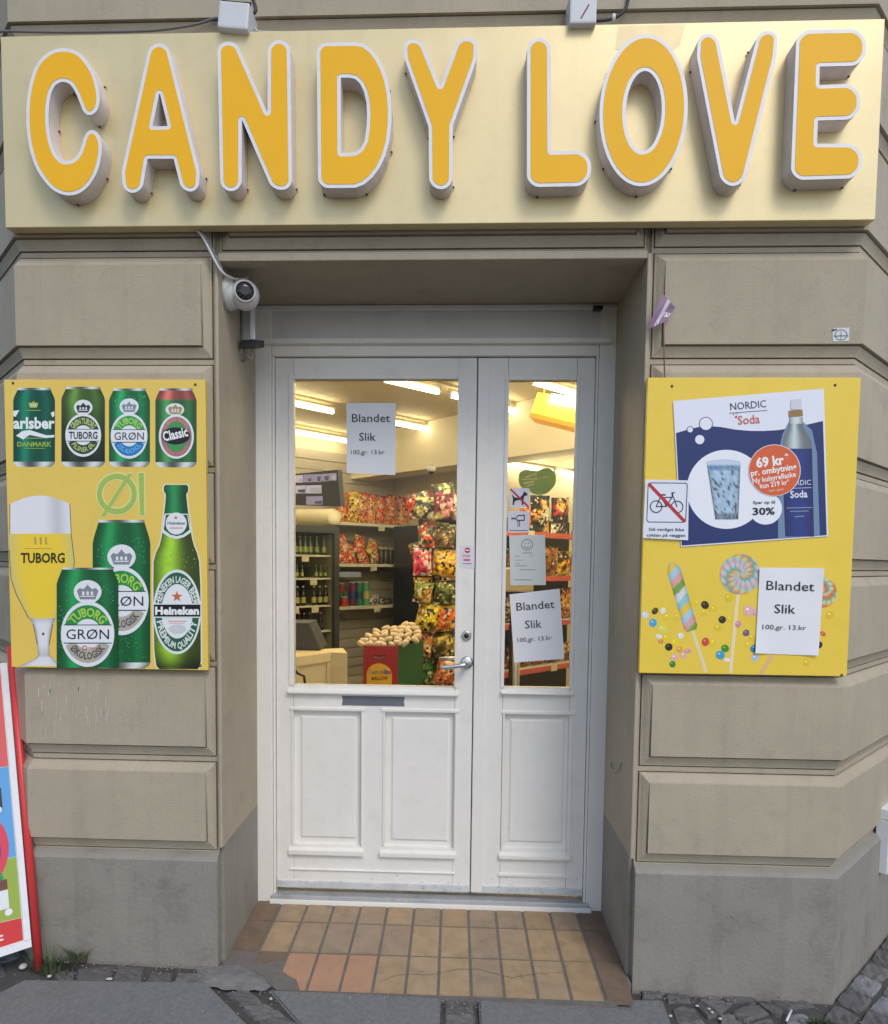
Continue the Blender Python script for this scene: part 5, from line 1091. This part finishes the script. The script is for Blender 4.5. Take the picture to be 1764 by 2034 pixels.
# bags ------------------------------------------------------------------
BAGM = vcol_mat('printed_foil', .32)
def foil_print(m):                    # small printed motifs and crumpled foil
    t = m.node_tree; N = t.nodes; L = t.links; p = N['Principled BSDF']; a = [n for n in N if n.type == 'ATTRIBUTE'][0]; tc = N.new('ShaderNodeTexCoord')
    v = N.new('ShaderNodeTexVoronoi'); v.inputs['Scale'].default_value = 58; L.new(tc.outputs['Object'], v.inputs['Vector'])
    h = N.new('ShaderNodeSeparateColor'); L.new(v.outputs['Color'], h.inputs[0])
    r = N.new('ShaderNodeMapRange'); r.inputs[1].default_value = 0; r.inputs[2].default_value = 1; r.inputs[3].default_value = .5; r.inputs[4].default_value = 1.55; L.new(h.outputs[0], r.inputs[0])
    mx = N.new('ShaderNodeMix'); mx.data_type = 'RGBA'; mx.blend_type = 'MULTIPLY'; mx.inputs[0].default_value = 1; L.new(a.outputs['Color'], mx.inputs[6]); L.new(r.outputs[0], mx.inputs[7])
    g = N.new('ShaderNodeMath'); g.operation = 'GREATER_THAN'; g.inputs[1].default_value = .86; L.new(h.outputs[1], g.inputs[0])
    m2 = N.new('ShaderNodeMix'); m2.data_type = 'RGBA'; L.new(g.outputs[0], m2.inputs[0]); L.new(mx.outputs[2], m2.inputs[6]); m2.inputs[7].default_value = (.72, .62, .45, 1)
    g2 = N.new('ShaderNodeMath'); g2.operation = 'LESS_THAN'; g2.inputs[1].default_value = .14; L.new(h.outputs[2], g2.inputs[0])
    m3 = N.new('ShaderNodeMix'); m3.data_type = 'RGBA'; L.new(g2.outputs[0], m3.inputs[0]); L.new(m2.outputs[2], m3.inputs[6]); m3.inputs[7].default_value = (.03, .02, .02, 1)
    L.new(m3.outputs[2], p.inputs['Base Color'])
    n = N.new('ShaderNodeTexNoise'); n.inputs['Scale'].default_value = 30; L.new(tc.outputs['Object'], n.inputs['Vector']); b = N.new('ShaderNodeBump'); b.inputs['Strength'].default_value = .7; b.inputs['Distance'].default_value = .01; L.new(n.outputs['Fac'], b.inputs['Height']); L.new(b.outputs[0], p.inputs['Normal'])
foil_print(BAGM)
def bag(name, c, w_, h, dpt, facing, cols, label, cat, group, seed, lean=0.0, roll=0.0):
    rs = random.Random(seed); nx, ny = 9, 12; f = Vector(facing).normalized(); r = Vector((-f.y, f.x, 0)).normalized(); up = Vector((0, 0, 1)); c = Vector(c)
    up2 = (up*math.cos(lean)-f*math.sin(lean)).normalized(); cr_, sr_ = math.cos(roll), math.sin(roll)
    e1 = r*cr_+up2*sr_; e2 = up2*cr_-r*sr_; n_ = e1.cross(e2)
    if n_.dot(f) < 0: n_ = -n_
    vs, fs, cs = [], [], []
    blobs = [(rs.random(), rs.random(), rs.uniform(.08, .24), cols[rs.randrange(len(cols))]) for _ in range(9)]
    for side in (1, -1):
        for j in range(ny+1):
            for i in range(nx+1):
                s, t = i/nx, j/ny; th = (max(0, math.sin(math.pi*s))**.6)*(max(0, math.sin(math.pi*min(1, max(0, (t-.04)/.92))))**.5)
                th = th*dpt/2*(1+rs.uniform(-.10, .10)); x = (s-.5)*w_*(1-.07*math.sin(math.pi*t)); y = t*h+rs.uniform(-.002, .002)
                vs.append(c+e1*x+e2*y+n_*(side*th+.0006*side)); col = cols[0] if t < .78 else cols[1 % len(cols)]
                for (bx, by, br, bc) in blobs:
                    if (s-bx)**2+((t-by)*h/w_)**2 < br*br: col = bc
                if t < .05 or t > .95: col = tuple(v*.75 for v in cols[1 % len(cols)])
                k = rs.uniform(.82, 1.1); cs.append(S(*[min(245, v*k*1.12) for v in col]))
    m_ = (nx+1)*(ny+1)
    for side in (0, 1):
        for j in range(ny):
            for i in range(nx):
                a = side*m_+j*(nx+1)+i; q = (a, a+1, a+nx+2, a+nx+1); fs.append(q if side == 0 else q[::-1])
    for j in range(ny):
        for i in (0, nx): a = j*(nx+1)+i; fs.append((a, a+nx+1, m_+a+nx+1, m_+a))
    for i in range(nx):
        for j in (0, ny): a = j*(nx+1)+i; fs.append((a, a+1, m_+a+1, m_+a))
    o = mk(name, vs, fs, BAGM, None, False, cs); return tag(o, label, cat, group)
NB = (Q, -Q, 0)
ORD = ['first', 'second', 'third', 'fourth', 'fifth', 'sixth', 'seventh', 'eighth', 'ninth', 'tenth']
for i, (u, c) in enumerate(((681, [(212, 120, 48), (200, 84, 40), (230, 190, 60)]), (700, [(225, 175, 40), (215, 165, 45), (205, 80, 45), (235, 215, 150)]), (719, [(214, 122, 60), (205, 90, 45), (228, 185, 110)]), (737, [(214, 140, 60), (205, 110, 60), (232, 190, 60)]), (757, [(212, 110, 46), (196, 70, 40), (228, 175, 66), (224, 196, 160)]), (777, [(205, 105, 50), (186, 64, 45), (228, 170, 66), (220, 190, 150)]), (798, [(205, 120, 50), (180, 60, 40), (230, 180, 60)]))):
    p = at_b(u, 1040, SB+.10); bag('crisp_bag', (p.x, p.y, sh_z[0]+.002), .165, .33+.03*((i*3) % 4)/3, .10, NB, c, 'orange crisp bag on the top shelf, %s from the monitor' % ORD[i], 'snack bag', 'crisp bags on the top shelf', 40+i, -.06, (.06, -.1, .05, -.04, .08, .03, -.05)[i])
for i, (u, dz, c) in enumerate(((681, 0, [(190, 74, 44), (170, 50, 40), (224, 160, 120)]), (700, 0, [(205, 92, 50), (226, 150, 60), (170, 50, 40)]), (690, .13, [(214, 120, 90), (200, 80, 60), (235, 190, 160)]), (712, .12, [(200, 80, 40), (226, 170, 60)]), (725, 0, [(196, 90, 46), (190, 150, 60), (226, 150, 80)]), (735, .10, [(196, 150, 60), (150, 150, 60), (205, 90, 50)]), (748, 0, [(176, 120, 66), (120, 80, 50), (214, 170, 90)]))):
    p = at_b(u, 1100, SB+.12); bag('sweet_bag', (p.x, p.y, sh_z[1]+.002+dz), .15, .22, .09, NB, c, 'red and orange sweet bag in the heap on the middle shelf, %s from the fridge' % ORD[i], 'snack bag', 'sweet bags on the middle shelf', 60+i, .25, (-.2, .15, .4, -.3, .2, -.5, .1)[i])
DJ = mat('dark_brown_jar', (.035, .025, .02), .3, var=.1); LIDM = flat((.45, .36, .18))
for i, u in enumerate((757, 766, 776)):
    p = at_b(u, 1100, SB+.10); o = empty('jar', (p.x, p.y, sh_z[1]), 'dark jar with tan lid on the middle shelf, %s from the sweet bag heap' % ORD[i], 'jar', 'dark jars on the middle shelf')
    lathe('jar_body', [(.036, 0), (.038, .02), (.038, .15), (.028, .17)], (p.x, p.y, sh_z[1]+.001), (0, 0, 1), DJ, o, 14); lathe('lid', [(.031, .17), (.031, .195), (.029, .198)], (p.x, p.y, sh_z[1]), (0, 0, 1), LIDM, o, 14)
CAN = [((150, 60, 55), (40, 110, 80)), ((120, 60, 90), (60, 70, 130)), ((60, 130, 115), (40, 90, 110)), ((90, 165, 120), (200, 190, 110)), ((205, 80, 60), (190, 60, 60))]
for i, (u, h) in enumerate(((678, .25), (700, .26), (713, .26), (727, .26), (684, .10))):
    p = at_b(u, 1190, SB+(.12 if i < 4 else .05)); o = empty('crisp_tube', (p.x, p.y, sh_z[2]), ('maroon', 'purple', 'teal', 'green', 'short red')[i]+' cardboard crisp tube on the lower shelf', 'crisp tube', 'crisp tubes on the lower shelf')
    lathe('tube_body', [(.038, 0), (.038, h)], (p.x, p.y, sh_z[2]+.001), (0, 0, 1), ink(*CAN[i][0]), o, 16, False); lathe('print_band', [(.0386, h*.30), (.0386, h*.62)], (p.x, p.y, sh_z[2]), (0, 0, 1), ink(*CAN[i][1]), o, 16, False); lathe('lid', [(.040, h), (.040, h+.012), (.036, h+.013)], (p.x, p.y, sh_z[2]), (0, 0, 1), flat((.5, .5, .45)), o, 16)
p, q = at_b(670, 1147, SB+.02), at_b(718, 1144, SB+.02); o = box_ab('tray', A_of(p), A_of(q), SB+.02, SB+.24, p.z, p.z+.06, mat('pale_blue_tray', (.34, .40, .56), .4, var=.1), None, .006); tag(o, 'pale blue tray lying on top of the crisp tubes', 'tray')
for i, (u, w_, h, c) in enumerate(((742, .09, .10, [(150, 110, 80), (200, 190, 180)]), (752, .10, .13, [(130, 130, 135), (190, 190, 190), (50, 50, 55)]), (763, .10, .10, [(120, 120, 128), (60, 60, 66)]), (775, .10, .07, [(52, 44, 42), (90, 74, 60)]), (790, .12, .07, [(70, 50, 44), (40, 34, 34)]), (806, .12, .06, [(50, 42, 44), (90, 66, 60)]))):
    p = at_b(u, 1190, SB+.10); bag('small_packet', (p.x, p.y, sh_z[2]+.002), w_, h, .06, NB, c, 'small packet on the lower shelf, %s after the crisp tubes' % ORD[i], 'snack bag', 'small packets on the lower shelf', 80+i, .5, .3-.2*(i % 3))
# fridge ----------------------------------------------------------------
fb = 4.05
aR_ = A_of(at_b(670, 1150, fb)); aL_ = aR_-.95
fz = empty('drinks_fridge', ab((aL_+aR_)/2, fb, 0), 'dark framed drinks fridge with lit bottle shelves left of the slat wall', 'fridge')
FRD = mat('fridge_dark_grey', (.045, .055, .06), .4, var=.05); FIN = mat('fridge_liner', (.10, .12, .115), .5, var=.05); FPO = mat('fridge_olive_liner', (.28, .27, .17), .5, var=.05)
ztf = at_b(640, 1045, fb).z
box_ab('back_panel', aL_, aR_, fb+.56, fb+.60, .02, ztf, FIN, fz, 0); box_ab('side_panel', aR_-.03, aR_, fb+.01, fb+.56, .02, ztf, FRD, fz, .002); box_ab('side_panel', aL_, aL_+.03, fb+.01, fb+.56, .02, ztf, FRD, fz, .002); box_ab('liner', aR_-.05, aR_-.031, fb+.02, fb+.55, .06, ztf-.08, FPO, fz, 0)
box_ab('top_panel', aL_, aR_, fb+.012, fb+.56, ztf-.06, ztf-.001, FRD, fz, .002); box_ab('door_frame', aR_-.062, aR_, fb-.04, fb+.008, .02, ztf, FRD, fz, .004); box_ab('door_frame', aL_, aL_+.06, fb-.04, fb+.008, .02, ztf, FRD, fz, .004); box_ab('door_frame', aL_+.061, aR_-.063, fb-.04, fb+.008, ztf-.07, ztf, FRD, fz, .004)
fsz = [at_b(620, v, fb+.05).z for v in (1102, 1148, 1203, 1254)]
for k, z in enumerate(fsz):
    box_ab('shelf', aL_+.032, aR_-.052, fb+.04, fb+.54, z-.018, z, SHELF, fz, .002)
    for t in ((.62,), (.45, .72), (.5, .74), (.6,))[k]: box_ab('price_tag', aL_+.95*t-.04, aL_+.95*t+.04, fb+.030, fb+.036, z-.07, z-.008, TAG, fz, 0)
BPROF = [(.030, 0), (.031, .01), (.031, .105), (.026, .13), (.014, .165), (.0125, .20), (.0135, .202), (.0135, .212)]
def bottle(p, h, gm, lm, label, group, cap=None):
    s = h/.212; o = empty('bottle', p, label, 'bottle', group)
    lathe('bottle_glass', [(r*s*.95, z*s) for r, z in BPROF], p, (0, 0, 1), gm, o, 12); lathe('label_wrap', [(.0315*s*.95, .03*s), (.0315*s*.95, .095*s)], p, (0, 0, 1), lm, o, 12, False)
    lathe('cap', [(.0142*s, .200*s), (.0142*s, .216*s), (.011*s, .218*s)], p, (0, 0, 1), cap or lm, o, 10)
GB = [mat('green_glass_bottle', (.03, .075, .025), .15, var=.05), mat('dark_glass_bottle', (.018, .016, .013), .15, var=.05)]
for k, (us, h, gi, lc, nm, cc_) in enumerate((((586, 596, 606, 616, 629, 643), .18, 0, (150, 165, 95), 'top', None), ((590, 600, 628, 637, 646), .12, 0, (176, 176, 110), 'second', None), ((590, 602, 623, 635, 647), .19, 1, (176, 170, 105), 'third', (205, 200, 150)), ((594, 604, 615, 626, 637), .18, 1, (70, 66, 64), 'lowest', (205, 120, 100)))):
    for i, u in enumerate(us):
        p = at_b(u, 1100, fb+.10); bottle(Vector((p.x, p.y, fsz[k]+.001)), h, GB[gi], ink(*lc), 'small bottle on the %s shelf of the drinks fridge, %s from the left' % (nm, ORD[i]), 'bottles in the drinks fridge', ink(*cc_) if cc_ else None)
o = box_ab('dark_cabinet', 3.50, AF-.012, 3.55, BW-.45, .03, at_a(800, 1045, 3.5).z, mat('blue_black_cabinet', (.02, .025, .035), .4, var=.1), None, .004); tag(o, 'dark blue cabinet between the slat wall shelves and the sweet bags', 'cabinet')
# counter box, till, marshmallow bin -----------------------------------
ZC = .98
p1, p2, p3 = at_z(520, 1308, ZC), at_z(655, 1291, ZC), at_z(690, 1297, ZC-.01)
ct = empty('counter', p2, 'cream counter with panelled front at the bottom of the wide door glass', 'counter')
CTM = mat('cream_laminate', (.68, .55, .32), .5, var=.04, vscale=2)
plan_prism('counter_body', [(p1.x, p1.y), (p2.x, p2.y), (p3.x, p3.y), (p3.x-.06, p3.y+.22), (p1.x-.2, p1.y+.3)], .02, ZC-.012, CTM, ct)
e_ = (p2-p1).normalized(); n_ = Vector((e_.y, -e_.x, 0))
def cface(name, s0, s1, z0, z1, o_): 
    A_, B_ = p1+(p2-p1)*s0, p1+(p2-p1)*s1; V = [(A_.x+n_.x*o_, A_.y+n_.y*o_, z0), (B_.x+n_.x*o_, B_.y+n_.y*o_, z0), (B_.x+n_.x*o_, B_.y+n_.y*o_, z1), (A_.x+n_.x*o_, A_.y+n_.y*o_, z1)]; V += [(x-n_.x*(o_-.001), y-n_.y*(o_-.001), z) for x, y, z in V]
    return mk(name, V, [(0, 1, 2, 3), (0, 4, 5, 1), (1, 5, 6, 2), (2, 6, 7, 3), (3, 7, 4, 0)], CTM, ct)
cface('top_moulding', 0, .995, ZC-.06, ZC-.013, .014); cface('corner_post', .94, .995, .05, ZC-.062, .010)
tube('bracket', [at(583, 1326, 1.0), at(592, 1338, 1.0), at(604, 1343, 1.0), at(607, 1366, 1.0)], .007, DARK, ct, 8)
p = at_z(606, 1290, ZC); o = box('till', p.x-.14, p.x+.075, p.y+.05, p.y+.25, ZC-.010, ZC+.14, mat('dark_grey_till', (.06, .06, .065), .5, var=.1), None, .008, fn=lambda c, px=p.x: Vector((c.x-(.06 if c.z > ZC+.08 and c.x > px else 0), c.y, c.z))); tag(o, 'dark grey till standing on the cream counter', 'till')
mb = empty('marshmallow_bin', at(757, 1362, 1.62), 'red bin with green side filled with marshmallow packs', 'bin')
x0, x1, _, z1 = rc(722, 1283, 790, 1362, 1.62); 
mk('front_panel', [(x0, 1.62, .1), (x1, 1.62, .1), (x1, 1.62, z1), (x0, 1.62, z1), (x0, 1.63, .1), (x1, 1.63, .1), (x1, 1.63, z1), (x0, 1.63, z1)], [(0, 1, 2, 3), (4, 7, 6, 5), (3, 2, 6, 7)], mat('red_cardboard', S(165, 34, 42), .45, var=.06), mb)
x2, y2 = x1+.135, 1.95
mk('side_panel', [(x1+.001, 1.621, .1), (x2, y2, .1), (x2, y2, z1+.0), (x1+.001, 1.621, z1)], [(0, 1, 2, 3)], mat('green_cardboard', S(30, 92, 60), .45, var=.06), mb); mk('side_panel', [(x0, 1.63, .1), (x0-.02, y2, .1), (x0-.02, y2, z1), (x0, 1.63, z1)], [(0, 3, 2, 1)], mat('green_cardboard', S(30, 92, 60), .45), mb)
zk = Zm(560, 1030, 4.41); sk = Sheet(1.619, zk)
sk.poly('printed_blob', [(p.x, p.y) for p in catmull([Vector(p) for p in ((750, 1330), (790, 1285), (850, 1268), (910, 1285), (955, 1330), (965, 1400), (960, 1470), (950, 1530), (760, 1530), (748, 1470), (742, 1400))], 3, True)], (226, 178, 50), 1, mb)
for ch, x, c in (('Y', 770, (210, 60, 110)), ('u', 800, (60, 120, 180)), ('m', 832, (90, 150, 70)), ('m', 872, (215, 90, 50)), ('i', 902, (60, 120, 180)), ('e', 922, (130, 70, 140)), ('s', 945, (210, 60, 80))): sk.text(ch, (x-14, 1362), (x+14, 1362), 44, c, 3, mb, .03)
sk.text('MALLOW', (785, 1418), (928, 1412), 32, (130, 40, 38), 3, mb, .03); sk.rect('printed_label', 800, 1196, 912, 1230, (96, 26, 32), 1, mb); sk.text('MALLOW', (806, 1224), (904, 1226), 18, (190, 130, 130), 2, mb, .02)
for x in (800, 862, 920): sk.poly('printed_figure', ell(x, 1478, 26, 22, 14), (40, 30, 30), 2, mb)
MAL = mat('cream_marshmallow', (.70, .56, .38), .5, var=.12, vscale=10, bump=.2, bscale=25); rs = random.Random(11)
ms = None; k = 0
for row, (v, n, ua, ub, dyy) in enumerate(((1279, 7, 718, 806, 0), (1271, 7, 724, 822, .06), (1263, 7, 736, 826, .11), (1255, 6, 750, 828, .16), (1247, 5, 764, 826, .21), (1240, 2, 806, 818, .23))):
    for i in range(n):
        u = ua+(ub-ua)*(i/(n-1))+rs.uniform(-3, 3); p = at(u, v+rs.uniform(-2, 2), 1.66+dyy); bm = bmesh.new(); bmesh.ops.create_uvsphere(bm, u_segments=10, v_segments=7, radius=1)
        R = Matrix.Rotation(rs.uniform(-.7, .7), 3, 'Y')@Matrix.Rotation(rs.uniform(-.6, .6), 3, 'Z'); 
        for vv in bm.verts:
            c = vv.co; c = Vector((math.copysign(abs(c.x)**.6, c.x)*.027, math.copysign(abs(c.y)**.7, c.y)*.022, math.copysign(abs(c.z)**.7, c.z)*.017)); vv.co = p+R@c
        tag(from_bm('marshmallow', bm, MAL, None, True), 'cream marshmallow in the heap on top of the red bin', 'sweet', 'marshmallows heaped in the red bin')
# sweet tower in the wide glass ------------------------------------------
tw = empty('sweet_stand', at(866, 1362, 2.3), 'dark display stand hung with sweet bags behind the door handle', 'display stand')
x0, x1, _, z1 = rc(832, 985, 935, 1362, 2.30)
box('back_panel', x0, x1, 2.30, 2.34, .05, z1-.02, mat('dark_stand', (.03, .026, .028), .5, var=.1), tw, .003); box('base', x0-.05, x1+.05, 2.0, 2.42, .006, .05, DARK, tw, .004)
for v in (1030, 1088, 1143, 1200, 1252, 1304, 1362):
    z = at(866, v, 2.12).z; box('tray', x0+.004, x1-.004, 2.21, 2.298, z-.012, z-.004, mat('stand_tray', (.10, .05, .045), .4, var=.1), tw, .002)
TW = [((820, 992, 862, 1030), [(40, 42, 40), (190, 180, 120), (215, 210, 190), (60, 90, 50)], 'black and white'), ((864, 978, 900, 1030), [(120, 40, 70), (60, 30, 50), (200, 130, 140), (205, 200, 120)], 'purple and pink'), ((895, 985, 925, 1032), [(200, 190, 175), (150, 70, 60)], 'pale'),
      ((832, 1048, 862, 1086), [(196, 66, 46), (120, 50, 40), (80, 90, 70)], 'red'), ((866, 1052, 900, 1087), [(110, 90, 56), (70, 56, 40), (190, 160, 110)], 'brown'), ((822, 1092, 856, 1141), [(200, 60, 96), (226, 200, 205), (210, 180, 190)], 'pink and white'), ((856, 1098, 906, 1142), [(216, 156, 40), (230, 180, 60), (150, 90, 30)], 'golden yellow'),
      ((820, 1160, 852, 1196), [(190, 150, 70), (110, 130, 60), (210, 180, 110)], 'mustard'), ((866, 1160, 904, 1199), [(96, 110, 44), (60, 66, 34), (180, 190, 60)], 'green'), ((822, 1205, 862, 1250), [(220, 196, 50), (190, 160, 40), (120, 90, 30)], 'bright yellow'), ((858, 1208, 906, 1252), [(214, 110, 44), (190, 160, 70), (200, 90, 40)], 'orange'),
      ((826, 1262, 853, 1302), [(200, 130, 70), (150, 80, 50), (226, 200, 160)], 'peach'), ((860, 1262, 904, 1304), [(150, 130, 50), (80, 66, 36), (190, 170, 70)], 'olive and black'), ((798, 1304, 836, 1362), [(120, 104, 44), (90, 80, 40)], 'olive'), ((820, 1312, 860, 1358), [(70, 130, 50), (40, 80, 44), (200, 170, 80)], 'leaf green'), ((860, 1314, 908, 1362), [(190, 100, 50), (150, 70, 40), (214, 160, 100)], 'rust orange')]
for i, ((u0, v0, u1, v1), c, nm) in enumerate(TW):
    Y = 2.10-.03*(i % 2); p = at((u0+u1)/2, v1, Y); w_ = (u1-u0)/F*(Y-CAM.y); h = (v1-v0)/F*(Y-CAM.y)
    bag('sweet_bag', (p.x, p.y, p.z-.008), w_*1.12, h*1.24, .08, (-.05, -1, .0), c, '%s sweet bag hanging on the dark display stand' % nm, 'snack bag', 'sweet bags on the display stand', 100+i, .18, (-.12, .05, .0, .04, -.05, .03, -.14, -.2, .06, -.22, .1, -.15, .08, -.1, .06, -.2)[i])
for i, ((u0, v0, u1, v1), c, nm) in enumerate(TW):
    if i in (2, 13): continue
    Y = 2.19; p = at((u0+u1)/2+(6 if i % 2 else -2), v1-9, Y); w_ = (u1-u0)/F*(Y-CAM.y); h = (v1-v0)/F*(Y-CAM.y); c = TW[(i*5+3) % len(TW)][1]
    bag('sweet_bag', (p.x, p.y, p.z-.02), w_*1.2, h*1.3, .06, (.05, -1, .0), c, 'sweet bag tucked behind the %s bag on the dark display stand' % nm, 'snack bag', 'sweet bags on the display stand', 200+i, .1, .25-.1*(i % 5))
# shelf rack in the side glass -----------------------------------------
GBF = 1.35
a0, a1 = 1.75, 3.15
rk = empty('shelf_rack', ab(2.4, GBF, 0), 'dark shelf rack with red shelf edges full of snack bags behind the side glass', 'shelf rack')
box_ab('back_panel', a0, a1, GBF+.32, GBF+.35, .03, at_b(1097, 985, GBF).z-.15, mat('dark_rack', (.025, .02, .02), .5, var=.1), rk, .002)
REDE = mat('salmon_shelf_edge', S(198, 96, 80), .45, var=.06); rz = []
for k, v in enumerate((1060, 1145, 1234, 1322)):
    z = at_b(1097, v, GBF).z; rz.append(z); box_ab('shelf', a0, a1, GBF, GBF+.319, z-.02, z, SHELF, rk, .002); box_ab('edge_strip', a0, a1, GBF-.007, GBF-.0005, z-.034, z+.004, REDE, rk, .002)
    box_ab('price_tag', 2.2+.1*k, 2.27+.1*k, GBF-.013, GBF-.008, z-.04, z+.012, TAG, rk, 0)
box_ab('upright', 2.02, 2.06, GBF-.02, GBF-.0075, .03, rz[1]-.1, DARK, rk, .002)
RB = [(0, 1040, .10, .21, [(190, 90, 50), (205, 120, 60)], 'orange'), (0, 1070, .23, .28, [(30, 30, 34), (26, 26, 32), (222, 160, 50), (200, 150, 60), (170, 40, 40), (225, 215, 190)], 'black and yellow'), (0, 1110, .22, .28, [(34, 32, 36), (26, 26, 32), (222, 165, 55), (170, 44, 40), (225, 220, 200)], 'black and gold'), (0, 1148, .20, .26, [(30, 30, 34), (40, 38, 40), (216, 150, 50)], 'black'),
      (1, 1020, .14, .20, [(170, 110, 60), (60, 50, 40), (205, 150, 70)], 'tan'), (1, 1090, .19, .22, [(150, 104, 56), (190, 120, 60), (120, 80, 44)], 'brown'), (1, 1116, .20, .19, [(214, 160, 44), (226, 180, 60), (170, 70, 40), (60, 40, 30)], 'yellow'), (1, 1142, .12, .18, [(200, 140, 50), (226, 190, 80), (120, 60, 40)], 'amber'), (1, 1060, .14, .20, [(150, 90, 50), (90, 60, 40)], 'chestnut'),
      (2, 1012, .12, .2, [(180, 150, 90), (90, 60, 40)], 'sand'), (2, 1125, .14, .24, [(190, 140, 66), (150, 90, 50), (200, 80, 56)], 'caramel'), (2, 1146, .12, .12, [(190, 80, 56), (150, 60, 40)], 'brick red'), (3, 1020, .15, .15, [(150, 80, 50), (110, 70, 44), (176, 110, 60)], 'russet'), (3, 1045, .14, .14, [(140, 96, 50), (110, 76, 44), (180, 130, 80)], 'hazel'), (3, 1072, .13, .13, [(170, 66, 60), (140, 110, 60)], 'crimson'), (3, 1100, .13, .13, [(120, 90, 50), (170, 110, 60)], 'walnut'), (3, 1125, .14, .15, [(150, 110, 56), (200, 150, 70), (90, 60, 40)], 'ochre')]
for i, (k, u, w_, h, c, nm) in enumerate(RB):
    p = at_b(u, 1120, GBF+.10); bag('snack_bag', (p.x, p.y, rz[k]+.002), w_, h, .09, NB, c, '%s snack bag on the rack behind the side glass' % nm, 'snack bag', 'snack bags on the rack', 140+i, -.05, random.uniform(-.1, .1))
o = box('cardboard_panel', *rc(1000, 1128, 1060, 1176, 1.2)[:2], 1.2, 1.5, *rc(1000, 1128, 1060, 1176, 1.2)[2:], CTM, None, .01); tag(o, 'cream panel end between the inspection report and the tilted price sheet', 'panel')
tube('panel_leg', [at(1028, 1180, 1.35), Vector((at(1028, 1180, 1.35).x, 1.35, .005))], .02, METAL, o, 8)
# small dome camera indoors
p = at_a(857, 936, 3.19); ic = empty('indoor_camera', p, 'small white indoor camera with black eye under the ceiling beam', 'security camera')
lathe('camera_mount', [(.05, 0), (.05, .03), (.04, .05)], (p.x, p.y, p.z+.045), (0, 0, -1), WPLAST, ic, 14); bm = bmesh.new(); bmesh.ops.create_uvsphere(bm, u_segments=12, v_segments=8, radius=.032)
for v in bm.verts: v.co += p
from_bm('camera_eye', bm, DARK, ic, True)
tube('mount_arm', [p+Vector((0, 0, .04)), p+Vector((Q*.03, Q*.03, .12)), p+Vector((Q*.06, Q*.06, .20))], .012, WPLAST, ic, 8)
